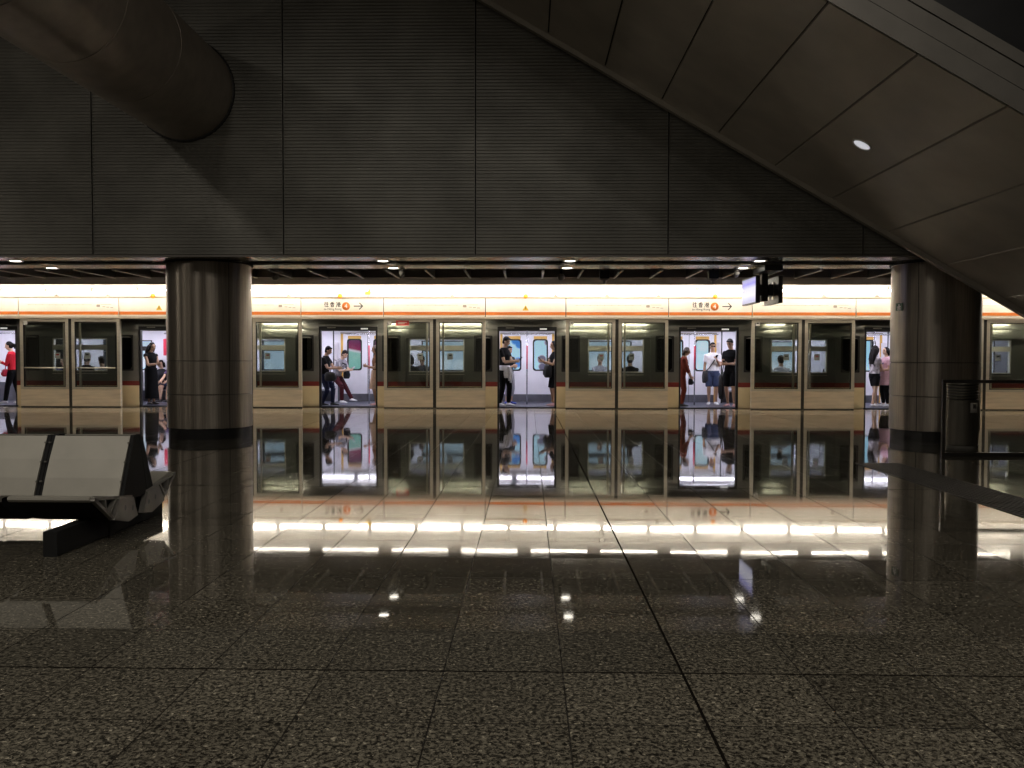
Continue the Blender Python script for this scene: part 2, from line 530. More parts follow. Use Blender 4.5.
# ================================================================== PILLARS
def pillar(label, x, y, R, seam_deg):
    t = thing('pillar', label, 'pillar', (x, y, 0), kind='thing')
    MB().lathe([(0.001, 0.0), (R - 0.02, 0.0), (R - 0.02, 0.178), (0.001, 0.178)], (x, y, 0), 48, crisp=True).build('plinth', M['plinth'], t)
    MB().lathe([(R - 0.02, 0.178), (R - 0.02, SZ - 0.012)], (x, y, 0), 48).build('core', M['seam'], t)
    g = 0.008
    for z0, z1 in ((0.178, 0.765), (0.765, 1.342), (1.342, SZ - 0.012)):
        for k in range(3):
            a0 = math.radians(seam_deg + 120 * k) + 0.0075
            a1 = math.radians(seam_deg + 120 * (k + 1)) - 0.0075
            b = MB()
            b.lathe([(R - 0.025, z0 + g * 0.5), (R - 0.006, z0 + g * 0.5), (R, z0 + g), (R, z1 - g), (R - 0.006, z1 - g * 0.5), (R - 0.025, z1 - g * 0.5)], (x, y, 0), 40, a0=a0, a1=a1, crisp=True)
            b.build('cladding_panel', M['pillar'], t)
    MB().lathe([(R - 0.02, SZ - 0.012), (R + 0.035, SZ - 0.012), (R + 0.035, SZ - 0.002), (R - 0.02, SZ - 0.002)], (x, y, 0), 48).build('collar', M['seam'], t)
    return t
P1 = (-5.66, 14.73); P2 = (7.10, 14.73)
# seam angles: seen at px 229 on the left pillar and px 917 on the right one
pillar('round steel-clad pillar standing behind the grey bench', P1[0], P1[1], 0.715, -43)
pillar('round steel-clad pillar standing behind the litter bin and guard rail', P2[0], P2[1], 0.715, -137)

# ================================================================== ROUND DUCT at the top left
dx, dz, DR = -5.555, 5.70, 0.80
dt = thing('ceiling_duct', 'large round metal-clad duct running into the ribbed wall above the left pillar', 'duct', (dx, 8, dz), kind='thing')
ys = [WY + 0.0, 11.45, 9.92, 8.4, 6.9, 5.4, 3.9, 2.4]
for y1, y0 in zip(ys[:-1], ys[1:]):
    for a0, a1 in ((-165, 38), (38, 195)):
        MB().lathe([(DR - 0.02, y0 + 0.006), (DR, y0 + 0.01), (DR, y1 - 0.01), (DR - 0.02, y1 - 0.006)], (dx, 0, dz), 40, a0=math.radians(a0) + 0.006, a1=math.radians(a1) - 0.006, axis='y', crisp=True).build('cladding_panel', M['duct'], dt)
MB().lathe([(DR - 0.02, 2.4), (DR - 0.02, WY)], (dx, 0, dz), 40, axis='y').build('core', M['seam'], dt)
MB().lathe([(DR + 0.0, WY - 0.03), (DR + 0.03, WY - 0.03), (DR + 0.03, WY + 0.02)], (dx, 0, dz), 48, axis='y').build('wall_collar', M['seam'], dt)

# ================================================================== ESCALATOR SOFFIT at the top right
EY0, EY1 = 8.4, 13.2
SL = math.tan(math.radians(30))
def ez(x): return 5.951 - (x - 1.184) * SL
es = thing('escalator', 'underside of the escalator sloping down across the top right', 'escalator', (4.7, 10.8, 3.9), kind='thing')
def slab(x0, x1, y0, y1, d0, d1):
    """a sloping slab between two planes parallel to the soffit (d = vertical offset)"""
    return [(x0, y0, ez(x0) + d0), (x1, y0, ez(x1) + d0), (x1, y0, ez(x1) + d1), (x0, y0, ez(x0) + d1)], (0, y1 - y0, 0)
seams = [1.184 + 0.887 * k for k in range(-6, 13)]
for a, b in zip(seams[:-1], seams[1:]):
    if ez(b) < 0.1: continue
    p, d = slab(a + 0.012, b - 0.012, EY0 + 0.035, EY1 - 0.012, 0.0, 0.05)
    MB().prism(p, d).build('soffit_panel', M['soffit'], es)
xa, xb = seams[0], 11.2
def bar(name, y0, y1, d0, d1, m):
    p, d = slab(xa, xb, y0, y1, d0, d1)
    return MB().prism(p, d).build(name, m, es)
bar('truss_core', EY0 + 0.021, EY1 - 0.001, 0.03, 0.9, M['seam'])
bar('edge_trim', EY1, EY1 + 0.10, -0.085, 0.9, M['soffit_trim'])
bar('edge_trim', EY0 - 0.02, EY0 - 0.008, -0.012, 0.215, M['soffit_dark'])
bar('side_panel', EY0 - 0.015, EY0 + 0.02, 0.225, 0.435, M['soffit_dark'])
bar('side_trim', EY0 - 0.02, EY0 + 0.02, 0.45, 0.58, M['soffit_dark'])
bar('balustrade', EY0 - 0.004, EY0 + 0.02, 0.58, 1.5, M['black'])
# recessed downlight in the soffit
def at_soffit(X, Y): return V((X, Y, ez(X)))
lx, ly = 4.286, 10.911
nrm = V((-SL, 0, -1)).normalized(); tdir = V((1, 0, -SL)).normalized(); ydir = V((0, 1, 0))
lc = at_soffit(lx, ly)
dl = thing('recessed_downlight', 'small round white recessed downlight in the sloping escalator underside', 'downlight', lc)
def disc_rings(c, prof, n=28):
    return [[c + nrm * h + (tdir * math.cos(2 * PI * k / n) + ydir * math.sin(2 * PI * k / n)) * r for k in range(n)] for r, h in prof]
MB().loft(disc_rings(lc, [(0.118, 0.0005), (0.132, 0.001), (0.132, 0.012), (0.112, 0.014), (0.108, 0.004)]), caps=False).build('trim_ring', M['white_ink'], dl)
MB().loft(disc_rings(lc, [(0.001, 0.003), (0.109, 0.003)]), caps=False).build('lens', M['down_off'], dl)

# ================================================================== DOWNLIGHTS in the satin strips
def soffit_light(X, Y, z, label):
    t = thing('ceiling_downlight', label, 'downlight', (X, Y, z), 'downlights in the satin ceiling strips')
    MB().lathe([(0.085, 0.0), (0.115, -0.006), (0.125, -0.004), (0.125, 0.01)], (X, Y, z), 24).build('trim_ring', M['fin'], t)
    MB().lathe([(0.001, -0.002), (0.086, -0.002)], (X, Y, z), 24).build('lens', M['down'], t)
names_x = [(-8.88, 'over the left end, beyond the bench'), (-2.50, 'right of the left pillar'), (0.708, 'near the middle of the hall'), (3.93, 'beside the hanging displays')]
for X, wh in names_x:
    soffit_light(X, 14.32, SZ + 0.012, 'lit downlight in the front ceiling strip ' + wh)
    soffit_light(X, 15.42, SZ + 0.010, 'lit downlight in the rear ceiling strip ' + wh)

# ================================================================== FLUORESCENT TUBES in the cove
def tube_light(X, Y, z, L, rows):
    t = thing('hanging_tube_light', rows[0], 'light', (X, Y, z), rows[1])
    MB().tube([(X - L / 2, Y, z), (X + L / 2, Y, z)], 0.022 if Y > 21 else 0.015, 10).build('tube', M['tube'] if Y > 21 else M['tube_front'], t)
    for e in (-1, 1):
        b = MB().box(X + e * (L / 2 + 0.012) - 0.012, X + e * (L / 2 + 0.012) + 0.012, Y - 0.02, Y + 0.02, z - 0.022, z + 0.05)
        b.tube([(X + e * L / 2, Y, z + 0.05), (X + e * L / 2, Y, 3.619)], 0.008, 6)
        b.build('lamp_holder', M['white'], t)
    return t
rowA = ('fluorescent tube tucked behind the dark bulkhead over the platform', 'front row of cove tubes')
rowB = ('fluorescent tube above the cream header of the screen doors', 'rear row of cove tubes')
proto = tube_light(-16.4 + 0.35, 20.0, 3.245, 1.35, rowA)
for k in range(1, 21):
    c = copy_tree(proto); c.location.x = -16.05 + 1.68 * k
proto = tube_light(-16.4, 22.70, 3.24, 1.17, rowB)
for k in range(1, 27):
    c = copy_tree(proto); c.location.x = -16.4 + 1.27 * k

# ================================================================== PLATFORM SCREEN DOORS
centers = [-17.87, -12.81, -7.715, -2.60, 2.44, 7.545, 12.49]
HW = 1.41
ZK, ZG, ZT = 0.51, 2.40, 2.475
where = {0: 'outside the left edge', 1: 'behind the bench', 2: 'behind the left pillar', 3: 'just left of the tall man',
         4: 'just right of the tall man', 5: 'just left of the two women', 6: 'behind the guard rail'}
def screen_panel(x0, x1, label):
    t = thing('glass_screen', label, 'glass screen', ((x0 + x1) / 2, PY, 0), 'fixed glass panels of the platform screen')
    f = MB()
    frame_mb(f, x0, x1, ZK, ZT, PY, PY + 0.06, 0.085, 0.085, 0.06, 0.085)
    f.build('frame', M['steel'], t)
    g = MB()
    frame_mb(g, x0 + 0.085, x1 - 0.085, ZK + 0.06, ZT - 0.085, PY + 0.01, PY + 0.05, 0.022, 0.022, 0.02, 0.02)
    g.build('gasket', M['rubber'], t)
    MB().box(x0 + 0.105, x1 - 0.105, PY + 0.026, PY + 0.032, ZK + 0.08, ZT - 0.1).build('glass_pane', M['sglass'], t)
    MB().bbox(x0, x1, PY + 0.002, PY + 0.06, 0.03, ZK - 0.006, 0.006, axis='x').build('kick_panel', M['kick'], t)
    MB().box(x0, x1, PY + 0.012, PY + 0.05, 0.0, 0.03).build('base_rail', M['rubber'], t)
    return t
def sticker(x, z, m, w, h, parent, mark=True, lab=None):
    y = PY + 0.0
    t = MB().box(x - w / 2, x + w / 2, y - 0.002, y, z - h / 2, z + h / 2).build('sticker', m, parent)
    if lab: t['label'] = lab
    if mark: MB().box(x - w * 0.28, x + w * 0.3, y - 0.003, y - 0.002, z - h * 0.02, z + h * 0.28).build('printed_symbol', M['ink'], t)
    return t
for i, c in enumerate(centers):
    pl = screen_panel(c - HW, c - 0.045, 'fixed glass screen with kick plate, left of the pair ' + where[i])
    pr = screen_panel(c + 0.045, c + HW, 'fixed glass screen with kick plate, right of the pair ' + where[i])
    p = thing('screen_post', 'dark upright post between the paired glass screens ' + where[i], 'post', (c, PY, 0), 'posts between the glass panels')
    MB().box(c - 0.045, c + 0.045, PY + 0.012, PY + 0.07, 0, ZT).build('post_body', M['post'], p)
    MB().box(c - 0.03, c + 0.03, PY + 0.006, PY + 0.012, ZT - 0.07, ZT).build('latch_cap', M['black'], p)
    # the two sliding leaves, parked open behind the fixed panels
    for sgn, wd in ((-1, 'left'), (1, 'right')):
        a, b = (c - HW + 0.02, c - 0.20) if sgn < 0 else (c + 0.20, c + HW - 0.02)
        d = thing('sliding_glass_leaf', 'open sliding leaf behind the %s glass screen ' % wd + where[i], 'door', ((a + b) / 2, PY + 0.12, 0), 'open sliding screen doors')
        f = MB()
        frame_mb(f, a, b, 0.02, 2.42, PY + 0.10, PY + 0.15, 0.05, 0.05, 0.12, 0.06)
        f.build('frame', M['steel'] if sgn < 0 else M['steel'], d)
        MB().box(a + 0.05, b - 0.05, PY + 0.122, PY + 0.128, 0.14, 2.36).build('glass_pane', M['sglass'], d)
        sx = c + sgn * 0.42
        if i in (1, 2, 3, 4, 5, 6) and not (i == 2 and sgn < 0):
            s = MB().box(sx - 0.075, sx + 0.075, PY + 0.117, PY + 0.121, 1.36, 1.53)
            s.build('safety_sticker', M['sticker'], d)
            st = MB().box(sx - 0.04, sx + 0.045, PY + 0.115, PY + 0.117, 1.455, 1.49); st.build('sticker_symbol', M['ink'] if (i + sgn) % 3 else M['sticker_red'], d)
    sticker(c - HW + 0.16, 2.36, M['sticker'], 0.11, 0.11, pl, i > 3, 'small white square sticker')
    if i == 3:
        q = sticker(c - HW + 0.52, 2.37, M['sticker_red'], 0.36, 0.14, pl, False, 'red rectangular sticker')
        for z in (2.385, 2.352): MB().box(c - HW + 0.39, c - HW + (0.65 if z > 2.37 else 0.58), PY - 0.003, PY - 0.002, z - 0.009, z + 0.009).build('printed_line', M['white_ink'], q)
    if i == 1:
        for sc_, pp in ((-1, pl), (1, pr)):
            c2 = c + sc_ * 0.73
            b = MB().tube([(c2 - 0.55, PY - 0.03, 1.105), (c2 + 0.55, PY - 0.03, 1.105)], 0.018, 8)
            for q in (-0.5, 0.5): b.tube([(c2 + q, PY + 0.03, 1.105), (c2 + q, PY - 0.03, 1.105)], 0.012, 6)
            b.build('push_bar', M['steel'], pp)

# ------------------------------------------------------------------ header signs
def text_obj(body, size, loc, m, parent, name='lettering', ext=0.001, align='CENTER'):
    cu = bpy.data.curves.new(name, 'FONT')
    cu.body = body; cu.size = size; cu.align_x = align; cu.align_y = 'CENTER'; cu.extrude = ext
    o = bpy.data.objects.new(name, cu)
    o.rotation_euler = (PI / 2, 0, 0)
    o.location = V(loc) - parent_loc(parent)
    col.objects.link(o)
    me = bpy.data.meshes.new_from_object(o.evaluated_get(bpy.context.evaluated_depsgraph_get()))
    bpy.data.objects.remove(o)
    me.materials.clear(); me.materials.append(m)
    o = bpy.data.objects.new(name, me)
    o.rotation_euler = (PI / 2, 0, 0)
    o.location = V(loc) - parent_loc(parent)
    col.objects.link(o); o.parent = parent
    return o
GLY = [
 [((3, 10), (1, 8)), ((3.2, 7.5), (1, 5)), ((2.2, 6), (2.2, 0)), ((6.2, 10), (7, 9)), ((4.5, 8), (9, 8)), ((4.8, 4.5), (8.8, 4.5)), ((4, .3), (9.5, .3)), ((6.7, 8), (6.7, .3))],
 [((7.5, 10), (2.5, 9)), ((1, 7.5), (9, 7.5)), ((5, 9.5), (5, 4.5)), ((5, 7.5), (1, 5)), ((5, 7.5), (9, 5)), ((2.5, 4), (2.5, 0)), ((2.5, 4), (7.5, 4)), ((7.5, 4), (7.5, 0)), ((2.5, 2), (7.5, 2)), ((2.5, 0), (7.5, 0))],
 [((1, 9.5), (2, 8.5)), ((.5, 6.5), (1.5, 5.5)), ((.5, 0), (2.2, 3.5)), ((3.5, 8), (9.5, 8)), ((5, 10), (5, 6)), ((8, 10), (8, 6)), ((3, 6), (10, 6)), ((5, 6), (3.2, 3.8)), ((8, 6), (9.8, 3.8)), ((4.8, 4.2), (7.8, 4.2)), ((7.8, 4.2), (7.8, 2.6)), ((4.8, 2.6), (7.8, 2.6)), ((4.8, 2.6), (4.8, .3)), ((4.8, .3), (9.3, .3)), ((9.3, .3), (9.3, 1.4))]]
def stroke(b, x0, z0, x1, z1, w, y, m=None):
    d = V((x1 - x0, 0, z1 - z0)); n = V((-d.z, 0, d.x)).normalized() * w / 2; e = d.normalized() * w * 0.3
    p, q = V((x0, y, z0)) - e, V((x1, y, z1)) + e
    b.prism([p + n, q + n, q - n, p - n], (0, -0.002, 0), m)
HB, HT = 2.545, 3.05
HY = PY - 0.05
def header(x0, x1, label):
    t = thing('header_sign', label, 'sign panel', ((x0 + x1) / 2, HY, HB), 'cream header panels over the screen doors')
    MB().bbox(x0 + 0.012, x1 - 0.012, HY, HY + 0.055, HB, HT, 0.01, axis='y').build('panel_face', M['header'], t)
    MB().box(x0 + 0.012, x1 - 0.012, HY - 0.004, HY, 2.588, 2.672).build('orange_stripe', M['orange'], t)
    return t
edges = []
for i, c in enumerate(centers): edges += [c - HW, c + HW]
opens = {}
pairlab = {}
for k in range(len(edges) - 1):
    x0, x1 = edges[k], edges[k + 1]
    if x1 < -15.9: continue
    mid = (x0 + x1) / 2
    if k % 2 == 0:
        i = k // 2
        t = header(x0, x1, 'cream header with thin line diagram above the screens ' + where[i])
        b = MB()
        zl = 2.86
        b.box(x0 + 0.25, x1 - 0.75, HY - 0.003, HY, zl - 0.004, zl + 0.004)
        b.box(x1 - 0.50, x1 - 0.2, HY - 0.003, HY, zl + 0.004, zl + 0.014)
        for q in range(9): b.lathe([(0.001, -0.003), (0.010, -0.003), (0.010, 0.0)], (x0 + 0.3 + q * 0.19, HY, zl), 10, axis='y')
        b.build('line_diagram', M['ink_grey'], t)
        b = MB().bbox(x1 - 0.62, x1 - 0.52, HY - 0.003, HY, 2.80, 2.87, 0.02, axis='y')
        b.build('station_mark', M['ink_grey'], t)
        for q in range(3):
            MB().box(x1 - 0.45 + q * 0.11, x1 - 0.37 + q * 0.11, HY - 0.003, HY, 2.80 - 0.012 * q, 2.815 - 0.012 * q).build('caption_line', M['ink_grey'], t)
    else:
        i = k // 2
        dn = {0: 'left-edge doorway', 1: 'left pillar doorway', 2: 'leaning passenger', 3: 'tall man in black', 4: 'white-shirted man', 5: 'two women'}[i]
        sign = i in (2, 4)
        t = header(x0, x1, ('cream sign with orange 4 disc and arrow over the ' if sign else 'cream header with yellow triangle over the ') + dn)
        opens[i] = (mid, t, dn)
        if sign:
            b = MB()
            cx = mid - 0.50
            for g, G in enumerate(GLY):
                for (a, c2), (d, e) in G:
                    s = 0.0128
                    stroke(b, cx + g * 0.165 + a * s, 2.812 + c2 * s, cx + g * 0.165 + d * s, 2.812 + e * s, 0.017, HY)
            b.build('character_lettering', M['ink'], t)
            text_obj('to Hong Kong', 0.085, (mid - 0.26, HY - 0.001, 2.75), M['ink'], t)
            MB().lathe([(0.001, -0.003), (0.112, -0.003), (0.112, 0.001)], (mid + 0.11, HY, 2.828), 32, axis='y').build('orange_disc', M['orange'], t)
            text_obj('4', 0.17, (mid + 0.11, HY - 0.004, 2.828), M['white_ink'], t, 'numeral')
            b = MB()
            a0, a1, z = mid + 0.33, mid + 0.57, 2.832
            stroke(b, a0, z, a1, z, 0.026, HY); stroke(b, a1 - 0.085, z + 0.085, a1, z, 0.026, HY); stroke(b, a1 - 0.085, z - 0.085, a1, z, 0.026, HY)
            b.build('arrow', M['ink'], t)
        else:
            b = MB().prism([(mid - 0.085, HY, 2.715), (mid + 0.085, HY, 2.715), (mid, HY, 2.86)], (0, -0.003, 0))
            b.build('warning_triangle', M['sign_yellow'], t)
            b = MB(); stroke(b, mid, 2.755, mid, 2.815, 0.016, HY - 0.003); b.build('triangle_mark', M['ink'], t)
# continuous steel ledges under and over the header
lb = MB().bbox(-16, 14.2, PY - 0.055, PY + 0.14, ZT, HB - 0.004, 0.012, axis='x')
tag(lb.build('header_ledge', M['ledge'], None, (0, PY, 2.5)), 'long beige steel ledge running under the cream header panels', 'ledge')
tag(MB().box(-16, 14.2, PY + 0.01, PY + 0.14, HB - 0.003, HT - 0.001).build('header_backing', M['post'], None, (0, PY, 2.8)), 'dark backing strip showing in the joints between the cream header panels', 'backing')
lb = MB().box(-16, 14.2, PY - 0.09, PY + 0.12, HT + 0.012, HT + 0.045)
lb.box(-16, 14.2, PY - 0.02, PY + 0.12, HT, HT + 0.012)
tag(lb.build('header_top_rail', M['ledge'], None, (0, PY, 3.07)), 'long thin cap rail along the top of the cream header panels', 'ledge')
# amber lamps on the cap rail
for i, (mid, t, dn) in opens.items():
    if i == 5 or i == 0: continue
    X = mid + {1: -0.12, 2: -0.03, 3: -0.0, 4: 0.1}[i]
    z = HT + 0.015; yl = PY - 0.135
    L = thing('mounted_amber_lamp', 'small amber door lamp above the header over the ' + dn, 'lamp', (X, yl, z), 'amber door lamps')
    MB().bbox(X - 0.035, X + 0.035, yl, PY - 0.088, z, z + 0.03, 0.006).build('base', M['grey_plastic'], L)
    MB().lathe([(0.001, -0.035), (0.045, -0.02), (0.06, 0.01), (0.06, 0.05), (0.045, 0.08), (0.001, 0.095)], (X, yl - 0.03, z), 20).build('lens', M['amber'], L)
X = opens[2][0] + 0.72; z = HT + 0.045
L = thing('number_plate', 'small pale yellow plate on a short stem above the header', 'plate', (X, PY - 0.04, z))
MB().tube([(X, PY - 0.04, z), (X, PY - 0.04, z + 0.06)], 0.012, 8).build('stem', M['grey_plastic'], L)
MB().bbox(X - 0.08, X + 0.06, PY - 0.05, PY - 0.03, z + 0.05, z + 0.20, 0.01, axis='y').build('plate_face', M['sign_yellow'], L)
# small brackets on the cap rail
for k, (px) in enumerate((53, 105, 288, 452, 555, 606, 657, 820, 872)):
    X = (px - 528) * 0.02767
    b = MB().bbox(X - 0.05, X + 0.05, PY - 0.07, PY - 0.01, HT + 0.045, HT + 0.075, 0.012, axis='y')
    b.lathe([(0.02, 0.075), (0.02, 0.10), (0.001, 0.105)], (X, PY - 0.04, HT), 10)
    tag(b.build('cap_bracket', M['grey_plastic'], None, (X, PY - 0.04, HT + 0.045)), 'tiny grey bracket on the cap rail above the header panels', 'bracket', 'brackets on the header cap')
# ------------------------------------------------------------------ trackside tubes behind the header
for X, L in ((-7.05, 1.1), (-3.75, 0.5), (-1.95, 1.3), (1.70, 1.2), (2.95, 0.8), (7.0, 0.5), (12.9, 1.3)):
    t = thing('hanging_trackside_light', 'fluorescent tube hidden behind the header beside the train roof', 'light', (X, 23.40, 2.47), 'trackside tubes behind the header')
    MB().tube([(X - L / 2, 23.40, 2.47), (X + L / 2, 23.40, 2.47)], 0.02, 8).build('tube', M['tube_track'], t)
    MB().box(X - L / 2 - 0.03, X + L / 2 + 0.03, 23.38, 23.42, 2.495, 2.53).build('batten', M['white'], t)
    MB().box(X - 0.02, X + 0.02, 23.385, 23.415, 2.53, 3.298).build('bracket', M['post'], t)

# ================================================================== TRAIN
NY, FY = 23.60, 26.45        # near and far side walls
door_c = [-15.45, -10.27, -5.11, -0.04, 5.07, 10.25]
win_c = [-12.81, -7.70, -2.60, 2.47, 7.60, 12.70]
DW, DH, TF = 0.785, 2.185, 0.02
tr = thing('train', 'long grey metro train with red band and open doors standing behind the glass screens', 'train', (0, 25, 0), kind='thing')
X0, X1 = -18.0, 15.5
WZ = [(1.02, 1.615), (1.755, 1.93)]
WHW = 0.77
def side_body(y0, y1, near):
    b = MB()
    xs = [X0] + [q for c in door_c for q in (c - DW, c + DW)] + [X1]
    for k in range(0, len(xs), 2):
        a, c = xs[k], xs[k + 1]
        wc = [w for w in win_c if a < w < c]
        segs = [(a, c)] if not wc else [(a, wc[0] - WHW), (wc[0] + WHW, c)]
        b.box(a, c, y0, y1, -0.9, 0.6, M['train_cream'] if near else M['tr_skirt'])
        b.box(a, c, y0, y1, 0.6, 0.73, M['train_red'] if near else M['tr_white'])
        if near:
            pf = [(NY, 1.96), (NY - 0.052, 1.965), (NY - 0.052, 2.02), (NY - 0.046, 2.08), (NY - 0.032, 2.14), (NY - 0.008, 2.20), (NY + 0.03, 2.26), (NY + 0.085, 2.32), (NY + 0.085, 1.96)]
            b.prism([(a + 0.055, y, z) for y, z in pf], (c - a - 0.11, 0, 0), M['train'])
        for s0, s1 in segs: b.box(s0, s1, y0, y1, 0.73, 2.25, M['train'] if near else M['tr_white'])
        if wc:
            w0, w1 = wc[0] - WHW, wc[0] + WHW
            b.box(w0, w1, y0, y1, 0.73, 1.02, M['train'] if near else M['tr_white'])
            b.box(w0, w1, y0, y1, 1.93, 2.25, M['train'] if near else M['tr_white'])
    for c in door_c:
        b.box(c - DW, c + DW, y0, y1, DH, 2.25, M['train'] if near else M['tr_white'])
        b.box(c - DW, c + DW, y0, y1, -0.9, TF - 0.02, M['rubber'])
    return b
sb = side_body(NY, NY + 0.09, True)
sb.build('near_side_wall', M['train'], tr)
side_body(FY, FY + 0.09, False).build('far_side_wall', M['tr_white'], tr)
# curved roof edge
pr = [(NY, 2.25), (NY + 0.006, 2.34), (NY + 0.03, 2.43), (NY + 0.085, 2.53), (NY + 0.18, 2.62), (NY + 0.36, 2.70), (NY + 0.7, 2.75), (25.0, 2.78), (26.0, 2.72), (FY - 0.05, 2.55), (FY + 0.09, 2.25)]
b = MB()
n = len(pr)
b.add([(X0, y, z) for y, z in pr] + [(X1, y, z) for y, z in pr], [(i, n + i, n + i + 1, i + 1) for i in range(n - 1)], None, True)
b.build('roof', M['train'], tr)
# interior shell
MB().box(X0, X1, NY + 0.09, FY, -0.05, TF).build('floor', M['tr_floor'], tr)
MB().box(X0, X1, NY + 0.09, FY, 2.30, 2.34).build('ceiling', M['tr_white'], tr)
for y0, y1 in ((24.18, 24.42), (25.5, 25.74)):
    k = X0 + 0.5
    while k < X1 - 2:
        MB().box(k, k + 2.3, y0, y1, 2.282, 2.298).build('ceiling_light', M['tr_light'], tr)
        k += 2.45
MB().box(X0 - 0.05, X0, NY, FY + 0.09, -0.9, 2.7).build('end_wall', M['tr_white'], tr)
MB().box(X1, X1 + 0.05, NY, FY + 0.09, -0.9, 2.7).build('end_wall', M['tr_white'], tr)
# near doors: two outside sliding leaves, open; black frame; indicator lamps
for c in door_c:
    f = MB()
    frame_mb(f, c - DW - 0.05, c + DW + 0.05, -0.02, DH + 0.10, NY - 0.014, NY + 0.10, 0.055, 0.055, 0.02, 0.105)
    f.build('door_frame', M['rubber'], tr)
    MB().box(c + 0.36, c + 0.56, NY - 0.022, NY - 0.012, DH + 0.022, DH + 0.062).build('indicator_light', M['ind'], tr)
    MB().box(c - 0.60, c - 0.36, NY - 0.020, NY - 0.012, DH + 0.06, DH + 0.085).build('indicator_light', M['grey_plastic'], tr)
    MB().box(c - DW - 0.05, c + DW + 0.05, NY - 0.05, NY, DH + 0.11, DH + 0.135).build('door_track', M['train'], tr)
    for sg in (-1, 1):
        a, e = (c + sg * (DW + 0.05), c + sg * (DW + 0.05 + 0.80))
        a, e = min(a, e), max(a, e)
        wa, we = c + sg * (DW + 0.20), c + sg * (DW + 0.20 + 0.50)
        wa, we = min(wa, we), max(wa, we)
        d = MB()
        y0, y1 = NY - 0.045, NY - 0.004
        d.box(a, e, y0, y1, TF + 0.01, 0.60, M['train_cream']); d.box(a, e, y0, y1, 0.60, 0.73, M['train_red'])
        d.box(a, wa, y0, y1, 0.73, 2.035, M['train']); d.box(we, e, y0, y1, 0.73, 2.035, M['train'])
        d.box(wa, we, y0, y1, 0.73, 1.03, M['train']); d.box(wa, we, y0, y1, 2.03, 2.035, M['train'])
        leaf = d.build('door_leaf', M['train'], tr)
        # rounded black gasket and dark pane
        out = rrect(wa - 0.01, we + 0.01, 1.02, 2.04, 0.02); inn = rrect(wa + 0.035, we - 0.035, 1.06, 2.0, 0.10)
        g = MB()
        n = len(out)
        yy = y0 - 0.008
        g.add([(x, yy, z) for x, z in out] + [(x, yy, z) for x, z in inn] + [(x, yy + 0.05, z) for x, z in out] + [(x, yy + 0.05, z) for x, z in inn],
              [q for i in range(n) for q in ((i, (i + 1) % n, n + (i + 1) % n, n + i), (n + i, n + (i + 1) % n, 3 * n + (i + 1) % n, 3 * n + i))])
        g.build('window_gasket', M['rubber'], leaf)
        MB().prism([(x, y0 + 0.03, z) for x, z in rrect(wa, we, 1.03, 2.03, 0.1)], (0, -0.008, 0)).build('window_pane', M['dglass'], leaf)
# near windows and far windows
for w in win_c:
    for wy, nm in ((NY, 'near'), (FY, 'far')):
        f = MB()
        frame_mb(f, w - WHW - 0.02, w + WHW + 0.02, 1.0, 1.95, wy - 0.012, wy + 0.10, 0.035, 0.035, 0.03, 0.03)
        f.box(w - WHW, w + WHW, wy - 0.012, wy + 0.10, 1.615, 1.755)
        if nm == 'near': f.box(w - WHW - 0.02, w + WHW + 0.02, wy - 0.02, wy - 0.01, 0.93, 0.945, M['fin'])
        fr = f.build('window_frame', M['rubber'], tr)
        MB().box(w - WHW + 0.015, w + WHW - 0.015, wy + 0.03, wy + 0.036, 1.03, 1.615).build('window_pane', M['wglass'], fr)
        MB().box(w - WHW + 0.015, w + WHW - 0.015, wy + 0.03, wy + 0.036, 1.755, 1.92).build('vent_pane', M['wglass'], fr)
# far doors, shut
for c in door_c:
    f = MB()
    f.box(c - DW - 0.07, c - DW, FY - 0.02, FY + 0.06, 0.0, DH, M['yellow']); f.box(c + DW, c + DW + 0.07, FY - 0.02, FY + 0.06, 0.0, DH, M['yellow'])
    f.box(c - DW - 0.07, c + DW + 0.07, FY - 0.06, FY, DH - 0.02, DH + 0.03, M['grey_plastic'])
    f.build('far_door_frame', M['yellow'], tr)
    for sg in (-1, 1):
        a, e = sorted((c + sg * 0.006, c + sg * DW))
        wa, we = sorted((c + sg * 0.21, c + sg * 0.63))
        d = MB()
        y0, y1 = FY, FY + 0.05
        d.box(a, wa, y0, y1, 0.26, DH - 0.02); d.box(we, e, y0, y1, 0.26, DH - 0.02); d.box(wa, we, y0, y1, 0.26, 1.03); d.box(wa, we, y0, y1, 1.98, DH - 0.02)
        leaf = d.build('far_door_leaf', M['tr_white'], tr)
        MB().box(a, e, y0 - 0.004, y1, 0.02, 0.26).build('kick_plate', M['tr_skirt'], leaf)
        MB().box(wa, we, y0 - 0.006, y0, 2.0, 2.10).build('yellow_band', M['yellow'], leaf)
        out = rrect(wa - 0.03, we + 0.03, 1.0, 2.01, 0.09); inn = rrect(wa + 0.015, we - 0.015, 1.045, 1.965, 0.08)
        g = MB(); n = len(out)
        g.add([(x, y0 - 0.008, z) for x, z in out] + [(x, y0 - 0.008, z) for x, z in inn] + [(x, y1, z) for x, z in inn], [q for i in range(n) for q in ((i, (i + 1) % n, n + (i + 1) % n, n + i), (n + i, n + (i + 1) % n, 2 * n + (i + 1) % n, 2 * n + i))])
        g.build('window_gasket', M['rubber'], leaf)
        MB().box(wa, we, y0 + 0.02, y0 + 0.026, 1.03, 1.98).build('window_pane', M['wglass'], leaf)
    MB().box(c - 0.006, c + 0.006, FY - 0.003, FY + 0.04, 0.02, DH - 0.02).build('door_seal', M['rubber'], tr)
